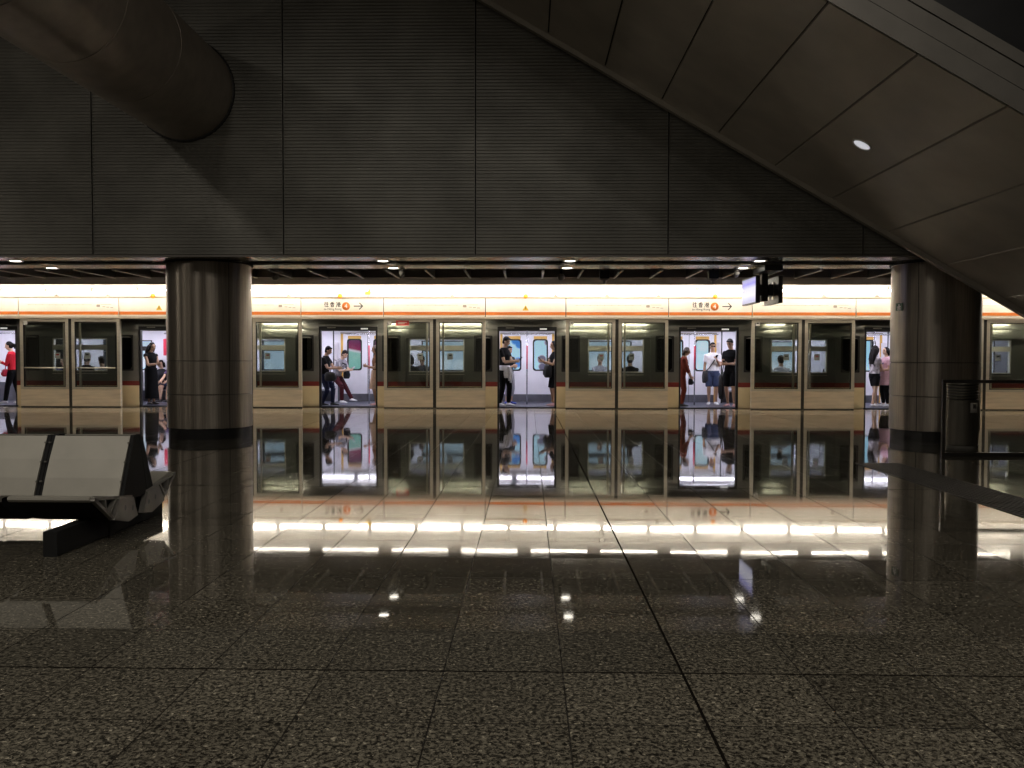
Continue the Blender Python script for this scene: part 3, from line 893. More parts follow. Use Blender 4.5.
# grab poles in the doorways, bench seats and end screens
for i, c in enumerate(door_c):
    px = {2: 0.33, 3: 0.0, 4: -0.12}.get(i, 0.0)
    X = c + px
    p = MB().tube([(X, 24.95, TF), (X, 24.95, 2.30)], 0.02, 12).build('grab_pole', M['pole'], tr)
    MB().tube([(X, 24.95, 1.08), (X, 24.95, 1.78)], 0.024, 12).build('pole_sleeve', M['pole_red'], p)
    MB().tube([(X - 0.7, 24.95, 2.12), (X + 0.7, 24.95, 2.12)], 0.016, 8).build('overhead_rail', M['pole'], tr)
for w in win_c:
    for y0, y1, yb in ((NY + 0.09, NY + 0.52, NY + 0.1), (FY - 0.45, FY, FY - 0.06)):
        s = MB().bbox(w - 1.55, w + 1.55, y0, y1, 0.36, 0.46, 0.03, axis='x')
        s.box(w - 1.5, w + 1.5, yb, yb + 0.05, 0.46, 0.93)
        s.build('bench_seat', M['seat_steel'], tr)
    for e in (-1.62, 1.62):
        MB().box(w + e - 0.012, w + e + 0.012, FY - 0.5, FY, TF, 1.9).build('draught_screen', M['tr_white'], tr)
        MB().tube([(w + e, FY - 0.5, TF), (w + e, FY - 0.5, 2.3)], 0.02, 10).build('grab_pole', M['rubber'], tr)
# backlit posters on the tunnel wall, seen through the far windows
post = [(-10.27, (0.55, 0.62, 0.8), (0.1, 0.12, 0.3), (0.8, 0.8, 0.9), 3.0), (-5.11, (0.10, 0.34, 0.26), (0.30, 0.02, 0.10), (0.5, 0.4, 0.45), -1),
        (-0.55, (0.56, 0.80, 0.92), (0.08, 0.26, 0.66), (0.25, 0.55, 0.85), 2.3), (0.55, (0.55, 0.80, 0.88), (0.16, 0.14, 0.2), (0.5, 0.45, 0.45), 2.6),
        (5.07, (0.62, 0.82, 0.88), (0.75, 0.9, 0.92), (0.68, 0.86, 0.9), 1.5), (10.25, (0.42, 0.72, 0.85), (0.7, 0.85, 0.9), (0.6, 0.78, 0.88), 2.0)]
plab = ['behind the far door beside the left pillar', 'maroon and green, behind the leaning passenger', 'cyan with blue spots, beside the tall man', 'cyan and dark, beside the backpack passenger', 'pale cyan, behind the white-shirted man', 'pale blue, behind the two women']
for (X, c0, c1, c2, s), lb in zip(post, plab):
    w = 0.52 if abs(X) < 1 else 0.95
    t = thing('backlit_poster', 'backlit poster on the tunnel wall ' + lb, 'poster', (X, 27.6, 1.5), 'backlit tunnel posters')
    MB().box(X - w, X + w, 27.6, 27.63, 0.7, 2.3).build('poster_face', poster_mat('poster_print', c0, c1, c2, s, 0.75), t)
    f = MB(); frame_mb(f, X - w - 0.04, X + w + 0.04, 0.66, 2.34, 27.59, 27.9, 0.04, 0.04, 0.04, 0.04); f.build('poster_frame', M['fin'], t)
for k, w in enumerate(win_c):
    t = thing('backlit_poster', 'pale blue backlit poster behind the train windows ' + where[k + 1], 'poster', (w, 27.6, 1.5), 'backlit tunnel posters')
    MB().box(w - 1.2, w + 1.2, 27.6, 27.63, 0.7, 2.3).build('poster_face', poster_mat('poster_print_pale', (0.62, 0.73, 0.84), (0.86, 0.90, 0.96), (0.70, 0.80, 0.88), 1.4, 0.85), t)
    f = MB(); frame_mb(f, w - 1.24, w + 1.24, 0.66, 2.34, 27.59, 27.9, 0.04, 0.04, 0.04, 0.04); f.build('poster_frame', M['fin'], t)
# red advert card inside the carriage beside the left pillar
t = thing('advert_card', 'red advert card with a white ring inside the train beside the left pillar', 'poster', (-11.15, 25.9, 1.75))
MB().bbox(-11.42, -10.9, 25.9, 25.91, 1.46, 1.98, 0.02, axis='y').build('card', M['pole_red'], t)
MB().lathe([(0.075, -0.004), (0.12, -0.004)], (-11.16, 25.9, 1.80), 24, axis='y').build('white_ring', M['white_ink'], t)
MB().box(-11.18, -11.14, 25.90, 25.905, 1.98, 2.299).build('hanger', M['rubber'], t)

# ================================================================== HANGING DISPLAYS
def display(x0, x1, y0, y1, z0, z1, scr_x, label):
    t = thing('hanging_display', label, 'monitor', ((x0 + x1) / 2, (y0 + y1) / 2, z0), kind='thing')
    MB().bbox(x0, x1, y0, y1, z0, z1, 0.02, axis='x').build('casing', M['black'], t)
    s = scr_x
    xa_, xb_ = (s - 0.004, s) if s <= x0 + 1e-6 else (s, s + 0.004)
    MB().box(xa_, xb_, y0 + 0.02, y1 - 0.02, z0 + 0.02, z1 - 0.02).build('screen', M['screen'], t)
    return t
display(4.052, 4.13, 15.0, 15.95, 2.40, 2.885, 4.052, 'lit pale blue display screen hanging in profile, facing left')
t = display(4.455, 4.53, 15.0, 15.9, 2.40, 2.885, 4.53, 'black display seen from its back, beside the lit hanging screen')
MB().box(4.44, 4.455, 15.28, 15.36, 2.48, 2.80).build('rear_bracket', M['steel'], t)
MB().box(4.44, 4.455, 15.55, 15.63, 2.48, 2.80).build('rear_bracket', M['steel'], t)
t = thing('display_mount', 'black ceiling mount carrying the two hanging displays', 'mount', (4.3, 15.4, SZ))
MB().bbox(4.24, 4.36, 15.3, 15.5, 2.45, SZ - 0.02, 0.02).build('column', M['black'], t)
MB().bbox(4.14, 4.46, 14.75, 15.55, SZ - 0.10, SZ - 0.003, 0.02).build('ceiling_box', M['black'], t)
MB().box(4.13, 4.24, 15.3, 15.5, 2.55, 2.75).build('arm', M['black'], t)
MB().box(4.36, 4.44, 15.25, 15.65, 2.55, 2.75).build('arm', M['black'], t)

# ================================================================== CEILING FITTINGS
def hanging_speaker(X, Y, label):
    t = thing('hanging_speaker', label, 'loudspeaker', (X, Y, 3.1), 'horn speakers under the dark ceiling')
    MB().bbox(X - 0.095, X + 0.095, Y - 0.09, Y + 0.09, 2.965, 3.13, 0.012).build('black_box', M['black'], t)
    MB().tube([(X, Y, 3.13), (X, Y, 3.419)], 0.02, 8).build('hanger_rod', M['black'], t)
    MB().lathe([(0.001, 2.965), (0.085, 2.965), (0.09, 2.945), (0.04, 2.92), (0.03, 2.87), (0.034, 2.86), (0.001, 2.86)], (X, Y, 0), 20).build('horn', M['grey_plastic'], t)
hanging_speaker(1.49, 16.5, 'black box with grey horn hanging below the ceiling fins, nearer the centre')
hanging_speaker(3.62, 16.5, 'black box with grey horn hanging just left of the displays')
def dome(X, Y, label):
    t = thing('hanging_dome_camera', label, 'camera', (X, Y, 3.0), 'dome cameras under the dark ceiling')
    MB().ell((X, Y, 3.0), (0.075, 0, 0), (0, 0.075, 0), (0, 0, 0.075)).build('dome', M['grey_plastic'], t)
    MB().lathe([(0.03, 3.06), (0.03, 3.419)], (X, Y, 0), 12).build('stem', M['black'], t)
dome(0.64, 16.5, 'small grey dome camera below the ceiling fins near the middle')
dome(-5.02, 16.5, 'small grey dome camera just right of the left pillar top')
def spot(X, Y, label):
    t = thing('ceiling_spotlight', label, 'spotlight', (X, Y, SZ), 'small spotlights under the ceiling strips')
    MB().lathe([(0.001, 0), (0.06, 0), (0.06, -0.03), (0.02, -0.035)], (X, Y, SZ + 0.02), 16).build('base', M['grey_plastic'], t)
    MB().tube([(X, Y, SZ), (X, Y, SZ - 0.06)], 0.014, 8).build('stem', M['grey_plastic'], t)
    MB().tube([(X, Y - 0.05, SZ - 0.06), (X, Y + 0.06, SZ - 0.10)], [0.05, 0.042], 14).build('lamp_head', M['grey_plastic'], t)
spot(-2.37, 15.62, 'small grey spotlight under the rear ceiling strip, right of the left pillar')
spot(3.86, 15.62, 'small grey spotlight under the rear ceiling strip, left of the displays')

# small plate painted as an exit sign's reflection in the right pillar
a = math.radians(-166)
ex = V((P2[0] + 0.715 * math.cos(a), P2[1] + 0.715 * math.sin(a), 2.30))
t = thing('exit_sign_reflection', 'small dark green plate imitating an exit sign reflected in the right pillar', 'sign', ex)
nn = V((math.cos(a), math.sin(a), 0)); tt = V((-nn.y, nn.x, 0))
def plate(c, w, h, d, off):
    c = c + nn * off
    return [c - tt * w / 2 - V((0, 0, h / 2)), c + tt * w / 2 - V((0, 0, h / 2)), c + tt * w / 2 + V((0, 0, h / 2)), c - tt * w / 2 + V((0, 0, h / 2))], nn * d
p, d = plate(ex, 0.17, 0.13, 0.012, 0.004); MB().prism(p, d).build('reflection_plate', M['exit_green'], t)
b = MB()
for cx, cz, w, h in ((0.0, 0.035, 0.024, 0.024), (0.0, 0.0, 0.026, 0.045), (0.025, -0.035, 0.02, 0.04), (-0.02, -0.035, 0.02, 0.04), (0.028, 0.005, 0.03, 0.014), (-0.028, 0.0, 0.03, 0.014)):
    p, d = plate(ex + tt * cx + V((0, 0, cz)), w, h, 0.002, 0.016); b.prism(p, d)
b.build('running_figure', M['white_ink'], t)

# ================================================================== GUARD RAIL AND LITTER BIN
t = thing('guard_rail', 'dark steel guard rail frame standing in front of the litter bin', 'railing', (6.0, 12.155, 0))
RX0, RX1, RY = 5.975, 9.1, 12.155
MB().bbox(RX0, RX1, RY - 0.025, RY + 0.025, 1.055, 1.105, 0.008, axis='x').build('top_rail', M['rail'], t)
MB().bbox(RX0, RX1, RY - 0.025, RY + 0.025, 0.0, 0.055, 0.008, axis='x').build('bottom_rail', M['rail'], t)
for xx in (RX0, 7.8, RX1 - 0.05): MB().bbox(xx, xx + 0.05, RY - 0.025, RY + 0.025, 0.055, 1.055, 0.006).build('post', M['rail'], t)
bx, by, br = 6.655, 12.95, 0.245
t = thing('litter_bin', 'dark round steel litter bin with slotted top behind the guard rail', 'bin', (bx, by, 0))
MB().lathe([(0.001, 0.0), (br - 0.02, 0.0), (br - 0.02, 0.09)], (bx, by, 0), 40).build('base_ring', M['bench_alu'], t)
MB().lathe([(br - 0.02, 0.09), (br - 0.004, 0.09), (br, 0.095), (br, 0.78), (br - 0.01, 0.785)], (bx, by, 0), 40, crisp=True).build('body', M['bin'], t)
for k in range(5):
    z = 0.80 + 0.042 * k
    MB().lathe([(br - 0.03, z), (br, z), (br, z + 0.026), (br - 0.03, z + 0.030)], (bx, by, 0), 40, crisp=True).build('slot_ring', M['bin'], t)
MB().lathe([(br - 0.035, 0.78), (br - 0.035, 1.02)], (bx, by, 0), 40).build('liner', M['black'], t)
MB().lathe([(br - 0.03, 1.01), (br, 1.01), (br + 0.004, 1.03), (br - 0.02, 1.055), (0.001, 1.062)], (bx, by, 0), 40).build('lid', M['bin'], t)
def bin_label(deg, w, h, z, m, name):
    b = MB()
    aw = w / br / 2; a = math.radians(deg)
    b.lathe([(br + 0.001, z - h / 2), (br + 0.004, z - h / 2), (br + 0.004, z + h / 2), (br + 0.001, z + h / 2)], (bx, by, 0), 8, a0=a - aw, a1=a + aw)
    return b.build(name, m, t)
o = bin_label(-90 + 20, 0.135, 0.155, 0.665, M['grey_plastic'], 'label_plate'); tag(o, 'grey square label')
bin_label(-90 + 22, 0.07, 0.07, 0.69, M['ink'], 'label_symbol')
o = bin_label(-90 + 66, 0.10, 0.155, 0.665, M['sticker'], 'label_plate'); tag(o, 'pale square label')

# ================================================================== DRAIN GRATE
gx0, gx1, gy0, gy1 = 4.39, 4.975, 5.6, 11.25
t = thing('floor_grate', 'long dark perforated metal grate set in the floor leading to the right pillar', 'grate', (4.68, 8.4, 0))
f = MB()
frame = [(gx0, gx0 + 0.02, gy0, gy1), (gx1 - 0.02, gx1, gy0, gy1), (gx0, gx1, gy0, gy0 + 0.02), (gx0, gx1, gy1 - 0.02, gy1)]
for q in frame: f.box(q[0], q[1], q[2], q[3], 0.0005, 0.008)
f.build('frame', M['grate'], t)
MB().box(gx0 + 0.02, gx1 - 0.02, gy0 + 0.02, gy1 - 0.02, 0.0005, 0.002).build('pan', M['grate_pan'], t)
b = MB()
nx = 9
for k in range(nx + 1):
    x = gx0 + 0.02 + (gx1 - gx0 - 0.04) * k / nx
    b.box(x - 0.009, x + 0.009, gy0 + 0.02, gy1 - 0.02, 0.002, 0.0075)
ny = int((gy1 - gy0) / 0.07)
for k in range(ny + 1):
    y = gy0 + 0.02 + (gy1 - gy0 - 0.04) * k / ny
    b.box(gx0 + 0.02, gx1 - 0.02, y - 0.014, y + 0.014, 0.002, 0.007)
b.build('grating', M['grate'], t)

# ================================================================== BENCH
BY = 6.63
seat_x = [(-3.765, -3.165), (-4.43, -3.83), (-5.095, -4.495)]
bn = thing('bench', 'double-sided grey steel waiting bench at the left', 'bench', (-3.6, BY, 0), kind='thing')
def prof_prism(pts, x0, x1, name, m, parent):
    return MB().prism([(x0, y, z) for y, z in pts], (x1 - x0, 0, 0)).build(name, m, parent)
for side in (1, -1):
    def yy(d): return BY - side * d     # d = distance from the bench's centre line towards that side's sitter
    for si, (x0, x1) in enumerate(seat_x):
        # pan: rolled front edge, sloping back
        top = [(0.665, 0.345), (0.69, 0.352), (0.703, 0.368), (0.70, 0.384), (0.68, 0.392), (0.64, 0.390), (0.5, 0.366), (0.3, 0.332), (0.14, 0.312)]
        bot = [(0.14, 0.304), (0.3, 0.322), (0.5, 0.354), (0.63, 0.376), (0.66, 0.37)]
        b = MB().prism([(x0, yy(d), z) for d, z in top + bot], (x1 - x0, 0, 0))
        b.build('seat', M['bench'], bn)
        sh = [(0.66, 0.350), (0.62, 0.372), (0.3, 0.320), (0.13, 0.302), (0.08, 0.14), (0.30, 0.15), (0.42, 0.18)]
        b = MB().prism([(x0 + 0.03, yy(d), z) for d, z in sh], (x1 - x0 - 0.06, 0, 0))
        b.build('seat_shell', M['bench_dark'], bn)
        bk = [(0.275, 0.318), (0.222, 0.46), (0.160, 0.60), (0.072, 0.775), (0.056, 0.770), (0.145, 0.59), (0.206, 0.455), (0.26, 0.312)]
        MB().prism([(x0, yy(d), z) for d, z in bk], (x1 - x0, 0, 0)).build('backrest', M['bench'], bn)
        # black upright frames at both ends of each back
        for xe in (x0 - 0.03, x1):
            fr = [(0.27, 0.29), (0.066, 0.782), (0.02, 0.782), (0.15, 0.29)]
            MB().prism([(xe, yy(d), z) for d, z in fr], (0.03, 0, 0)).build('back_frame', M['bench_dark'], bn)
            # small clips where the back bolts on
            for q in range(3):
                cl = MB()
                d, z = 0.232 - 0.065 * q, 0.43 + 0.145 * q
                cl.box(xe - 0.004, xe + 0.012, min(yy(d), yy(d + 0.012)), max(yy(d), yy(d + 0.012)), z, z + 0.010)
                cl.build('clip', M['bench_alu'], bn)
    # cast end bracket: open triangle with two struts
    xe = seat_x[0][1]
    b = MB()
    def seg(d0, z0, d1, z1, w, y_th=0.035):
        p0, p1 = V((xe, yy(d0), z0)), V((xe, yy(d1), z1))
        dd = (p1 - p0); nv = V((0, -dd.z, dd.y)).normalized() * w / 2
        b.prism([p0 + nv, p1 + nv, p1 - nv, p0 - nv], (y_th, 0, 0))
    seg(0.69, 0.375, 0.12, 0.300, 0.022); seg(0.69, 0.372, 0.42, 0.185, 0.024)
    seg(0.54, 0.352, 0.52, 0.25, 0.018); seg(0.38, 0.325, 0.48, 0.215, 0.018)
    b.prism([(xe, yy(0.33), 0.325), (xe, yy(0.12), 0.298), (xe, yy(0.05), 0.14), (xe, yy(0.20), 0.118), (xe, yy(0.44), 0.175)], (0.045, 0, 0))
    eb = b.build('end_bracket', M['bench_alu'], bn)
    for d, z in ((0.26, 0.235), (0.14, 0.215)):
        b2 = MB()
        b2.add([(xe + 0.047, yy(d) + 0.016 * math.cos(2 * PI * k / 10), z + 0.022 * math.sin(2 * PI * k / 10)) for k in range(10)], [tuple(range(10))])
        b2.build('bolt_hole', M['black'], eb)
    # dark web between the struts
    MB().prism([(xe - 0.004, yy(0.66), 0.365), (xe - 0.004, yy(0.13), 0.298), (xe - 0.004, yy(0.42), 0.19)], (0.003, 0, 0)).build('inner_web', M['bench_dark'], eb)
for x0, x1 in ((seat_x[0][1] + 0.002, seat_x[0][1] + 0.028), (seat_x[2][0] - 0.03, seat_x[2][0] - 0.004)):
    MB().prism([(x0, BY + d, z) for d, z in ((0.15, 0.28), (0.03, 0.78), (-0.03, 0.78), (-0.15, 0.28))], (x1 - x0, 0, 0)).build('end_panel', M['bench_dark'], bn)
MB().bbox(-5.09, -3.19, BY - 0.06, BY + 0.06, 0.19, 0.31, 0.01, axis='x').build('beam', M['bench_dark'], bn)
for xl in (-3.35, -4.90):
    MB().bbox(xl - 0.04, xl + 0.058, BY - 0.17, BY - 0.07, 0.0, 0.25, 0.008).build('leg', M['bench_dark'], bn)
    MB().bbox(xl - 0.05, xl + 0.05, BY - 0.885, BY + 0.80, 0.0, 0.178, 0.008, axis='y').build('foot_bar', M['bench_dark'], bn)

# ================================================================== HALL LIGHTING (unseen lamps added above the frame to light the hall)
def hall_lamp(X, Y, Z, W, size, label, color=(1, 0.93, 0.82), spread=PI):
    t = thing('added_hall_lamp', label, 'lamp', (X, Y, Z), 'lamps added under the high hall ceiling')
    MB().lathe([(size * 0.55, 0.0), (size * 0.6, -0.02), (size * 0.62, 0.1), (0.05, 0.14), (0.001, 0.14)], (X, Y, Z + 0.02), 24).build('housing', M['grey_plastic'], t)
    MB().tube([(X, Y, Z + 0.1), (X, Y, 8.6)], 0.02, 8).build('drop_rod', M['grey_plastic'], t)
    ld = bpy.data.lights.new('hall_lamp_light', 'AREA')
    ld.shape = 'DISK'; ld.size = size; ld.energy = W; ld.color = color; ld.spread = spread
    lo = bpy.data.objects.new('lamp_light', ld)
    col.objects.link(lo); lo.parent = t
    lo.location = (0, 0, -0.01)
HL = 'unseen lamp added high under the hall ceiling'
for X in (-9.0, -4.5, 0.0, 4.5):
    for Y, W in ((-2.5, 165), (1.5, 88), (6.5, 8)):
        hall_lamp(X, Y, 8.0, W, 0.6, HL)
hall_lamp(-1.2, 12.55, 8.1, 90, 0.6, HL)
# unseen globe lamps added at the left to brighten the escalator underside
for Y in (1.0, 6.0, 11.0):
    X, Z = -15.0, 3.6
    t = thing('added_globe_lamp', 'unseen globe lamp added on a pole along the left side of the hall', 'lamp', (X, Y, 0), 'globe lamps added along the hall')
    MB().tube([(X, Y, 0), (X, Y, Z - 0.2)], 0.04, 12).build('pole', M['rail'], t)
    MB().ell((X, Y, Z), (0.2, 0, 0), (0, 0.2, 0), (0, 0, 0.2), None, 12, 20).build('globe', emitter('globe_glass', (1.0, 0.90, 0.76), 60.0), t)

wd = bpy.data.worlds.new('world')
sc.world = wd
wd.use_nodes = True
wd.node_tree.nodes['Background'].inputs[0].default_value = (0.9, 0.92, 1.0, 1)
wd.node_tree.nodes['Background'].inputs[1].default_value = 0.0

# ================================================================== PASSENGERS
SKINS = [(0.50, 0.31, 0.21), (0.42, 0.25, 0.16), (0.58, 0.38, 0.27)]
M['skin'] = mat('skin', SKINS[0], 0.55, 0, 0.06, 20)
M['skin_tan'] = mat('skin_tan', SKINS[1], 0.55, 0, 0.06, 20)
M['skin_fair'] = mat('skin_fair', SKINS[2], 0.55, 0, 0.06, 20)
M['eye'] = mat('eye_dark', (0.02, 0.015, 0.012), 0.3)
M['lip'] = mat('lip', (0.36, 0.13, 0.11), 0.5)
M['hair'] = mat('hair_black', (0.008, 0.006, 0.006), 0.5, 0, 0.3, 60, (1, 1, 0.15), bump=0.6, bscale=90, spec=0.1)
M['hair_brown'] = mat('hair_dark_brown', (0.05, 0.026, 0.016), 0.45, 0, 0.3, 60, (1, 1, 0.15), bump=0.6, bscale=90)
def cloth(name, c, vary=0.12): return mat('cloth_' + name, c, 0.9, 0, vary, 25, bump=0.25, bscale=60, spec=0.12)
CL = {}
CL.update({k: cloth(k, c) for k, c in {'black': (0.007, 0.007, 0.008), 'charcoal': (0.022, 0.022, 0.026), 'white': (0.78, 0.77, 0.80), 'grey': (0.28, 0.27, 0.31), 'maroon': (0.055, 0.012, 0.016), 'red': (0.50, 0.02, 0.035),
      'denim': (0.045, 0.06, 0.12), 'navy': (0.02, 0.025, 0.06), 'pink': (0.66, 0.42, 0.50), 'rust': (0.16, 0.035, 0.02), 'brown': (0.20, 0.10, 0.055), 'beige': (0.52, 0.36, 0.27), 'blue': (0.05, 0.09, 0.30), 'pale': (0.6, 0.6, 0.66), 'purple': (0.10, 0.07, 0.16)}.items()})
CL['patterned'] = mat('cloth_patterned', (0.36, 0.33, 0.36), 0.9, 0, 0.95, 7, spec=0.12)
M['shoe_white'] = mat('shoe_white', (0.80, 0.79, 0.82), 0.5)
M['shoe_black'] = mat('shoe_black', (0.02, 0.02, 0.022), 0.4)
M['shoe_blue'] = mat('shoe_blue', (0.03, 0.06, 0.35), 0.5)
M['shoe_pink'] = mat('shoe_pink', (0.62, 0.34, 0.32), 0.5)
M['phone'] = mat('phone_black', (0.01, 0.01, 0.012), 0.2)
M['phone_pale'] = mat('phone_pale', (0.6, 0.62, 0.7), 0.3)
M['leather'] = mat('black_bag_fabric', (0.012, 0.012, 0.014), 0.6, 0, 0.2, 20)
M['bag_blue'] = mat('blue_bag_fabric', (0.035, 0.06, 0.22), 0.6, 0, 0.2, 20)
M['bag_red'] = mat('red_bag_fabric', (0.50, 0.015, 0.05), 0.6, 0, 0.2, 20)
M['lens_dark'] = mat('sunglass_lens', (0.01, 0.01, 0.012), 0.15)

_batch = []
def fleshed(name, mb, m, parent, voxel, smooth=2, finish=None):
    """queue a mesh of overlapping limbs to be fused into one continuous surface"""
    o = mb.build(name, m, parent)
    md = o.modifiers.new('fuse', 'REMESH'); md.mode = 'VOXEL'; md.voxel_size = voxel; md.use_smooth_shade = True
    sm = o.modifiers.new('soft', 'SMOOTH'); sm.factor = 0.5; sm.iterations = smooth
    _batch.append((o, m, finish))
    return o
def flush_batch():
    dg = bpy.context.evaluated_depsgraph_get()
    dg.update()
    res = []
    for o, m, fin in _batch:
        ev = o.evaluated_get(dg)
        res.append(bpy.data.meshes.new_from_object(ev, depsgraph=dg))
    for (o, m, fin), me in zip(_batch, res):
        o.modifiers.clear()
        me.materials.clear(); me.materials.append(m)
        me.polygons.foreach_set('material_index', [0] * len(me.polygons))
        me.polygons.foreach_set('use_smooth', [True] * len(me.polygons))
        o.data = me
        if fin: fin(me)
        me.update()
    _batch.clear()

def ik(a, b, la, lb, hint):
    d = b - a; L = d.length
    if L > (la + lb) * 0.998: b = a + d.normalized() * (la + lb) * 0.998; d = b - a; L = d.length
    dn = d.normalized()
    q = (la * la - lb * lb + L * L) / (2 * L)
    h = math.sqrt(max(0.0, la * la - q * q))
    hv = hint - dn * hint.dot(dn)
    return a + dn * q + (hv.normalized() * h if hv.length > 1e-6 else V((0, 0, 0))), b

def erings(cs, us, vs, n=14):
    return [[c + u * math.cos(2 * PI * k / n) + v * math.sin(2 * PI * k / n) for k in range(n)] for c, u, v in zip(cs, us, vs)]

def person(label, X, Y, head_deg, H=1.75, z0=TF, pelvis=(0, 0, 0.535), lean=0.0, side=0.0, nod=0.0, look=0.0, hands=None, feet=None, knee=(0, -1, 0),
           top=None, sleeve=0.55, bottom=None, leg=1.0, skirt=None, shoes='shoe_white', hair='short', hairm='hair', skin='skin', glasses=False, waist_wrap=None, group='passengers in the train', build_w=1.0, palm=None, legs=True):
    """Local axes: the person faces -y, own left is +x. Lengths in units of the height H."""
    root = thing('person', label, 'person', (X, Y, z0), group)
    R = Matrix.Rotation(math.radians(head_deg), 3, 'Z')
    O = V((X, Y, z0))
    W = lambda p: O + R @ (V(p) * H)          # local -> world
    P = V(pelvis)
    Sp = Matrix.Rotation(math.radians(lean), 3, 'X') @ Matrix.Rotation(math.radians(side), 3, 'Y')
    up = Sp @ V((0, 0, 1)); lf = Sp @ V((1, 0, 0)); fr = Sp @ V((0, -1, 0))
    bw = build_w
    def spine(t, x=0, f=0): return P + up * t + lf * x + fr * f
    tors = [(-0.07, .070, .052, -.004), (-0.03, .090, .064, -.006), (0.02, .092, .066, -.004), (0.08, .080, .060, 0), (0.15, .084, .062, .004), (0.21, .094, .066, .006), (0.26, .098, .058, .0), (0.295, .075, .044, -.004), (0.315, .042, .036, -.002)]
    def torso(mb, infl, t0=-1, t1=1, flare=None):
        cs, us, vs = [], [], []
        for t, w, d, f in tors:
            if t < t0 or t > t1: continue
            cs.append(W(spine(t, 0, f))); us.append(R @ (lf * ((w * bw + infl) * H))); vs.append(R @ (fr * ((d * bw + infl) * H)))
        mb.loft(erings(cs, us, vs))
    # head
    nk = spine(0.31)
    Hd = Sp.copy() if abs(lean) < 15 else Matrix.Rotation(math.radians(lean * 0.5), 3, 'X')
    Hr = Matrix.Rotation(math.radians(look), 3, 'Z') @ Hd @ Matrix.Rotation(math.radians(nod), 3, 'X')
    hu, hl, hf = Hr @ V((0, 0, 1)), Hr @ V((1, 0, 0)), Hr @ V((0, -1, 0))
    hb = nk + up * 0.028
    hc = hb + hu * 0.075 + hf * 0.014
    body = MB()
    torso(body, -0.004)
    body.tube([W(spine(0.27)), W(nk), W(hb + hu * 0.02), W(hc - hu * 0.01)], [.046 * H, .034 * H, .033 * H, .035 * H], 12)
    D = lambda v: R @ (v * H)
    body.ell(W(hc + hu * 0.012 - hf * 0.006), D(hl * .043), D(hf * .054), D(hu * .054))
    body.ell(W(hc - hu * 0.024 + hf * 0.012), D(hl * .034), D(hf * .036), D(hu * .042))
    body.ell(W(hc - hu * 0.008 + hf * 0.052), D(hl * .0075), D(hf * .012), D(hu * .014), None, 5, 8)
    for s in (-1, 1): body.ell(W(hc + hl * (.044 * s) - hu * 0.004 - hf * .006), D(hl * .006), D(hf * .011), D(hu * .017), None, 5, 8)
    # arms
    ua, fa = 0.172, 0.148
    sh = {s: spine(0.264, 0.099 * s * bw, -0.002) for s in (-1, 1)}
    hands = hands or {}
    arms = {}
    for s, key in ((-1, 'r'), (1, 'l')):
        tgt = hands.get(key)
        tgt = V(tgt) if tgt is not None else sh[s] + V((0.03 * s, -0.02, -0.315))
        hint = V((0.35 * s, 0.5, -0.7)) if hands.get(key) is not None else V((0.1 * s, 1, 0))
        el, wr = ik(sh[s], tgt, ua, fa, hint)
        arms[s] = (el, wr)
        body.ell(W(sh[s]), D(lf * .031), D(fr * .031), D(up * .031), None, 6, 10)
        body.tube([W(sh[s]), W(sh[s].lerp(el, .5)), W(el)], [.028 * H, .026 * H, .022 * H], 12)
        body.tube([W(el), W(el.lerp(wr, .3)), W(wr)], [.0215 * H, .0215 * H, .0145 * H], 12)
        # hand: palm, four curled fingers of unequal length, thumb from the palm's side
        fd = (wr - el).normalized()
        pn = V(palm[key]) if palm and key in palm else (V((-s, -0.2, 0.1)) if hands.get(key) is not None else V((-s, 0.1, 0)))
        pn = (pn - fd * pn.dot(fd)).normalized()
        ac = fd.cross(pn).normalized()
        if hands.get(key) is None: ac = ac if ac.y < 0 else -ac      # thumb forward
        else: ac = ac if ac.z > 0 else -ac
        k0, k1 = wr + fd * .008, wr + fd * .050
        cs = [W(wr - fd * .004), W(k0), W(wr + fd * .028), W(k1)]
        body.loft(erings(cs, [D(ac * a) for a in (.014, .017, .0225, .0215)], [D(pn * a) for a in (.011, .0105, .0095, .0075)], 10))
        for q, ln in enumerate((.036, .042, .039, .030)):
            b0 = k1 + ac * (.0165 - .011 * q) - fd * .004
            b1 = b0 + (fd * .80 + pn * .45) * ln * 0.52
            b2 = b1 + (fd * .35 + pn * .92) * ln * 0.48
            body.tube([W(b0), W(b1), W(b2)], [.0056 * H, .0053 * H, .0042 * H], 7)
        t0 = wr + fd * .014 + ac * .016
        t1 = t0 + (fd * .55 + ac * .75 + pn * .25) * .024
        t2 = t1 + (fd * .85 + ac * .10 + pn * .45) * .020
        body.tube([W(t0), W(t1), W(t2)], [.0075 * H, .0060 * H, .0046 * H], 7)
    # legs
    th, cf = 0.240, 0.240
    hip = {s: P + lf * (.052 * s * bw) - V((0, 0, .02)) for s in (-1, 1)}
    feet = feet or {}
    knees, ank = {}, {}
    kh = V(knee)
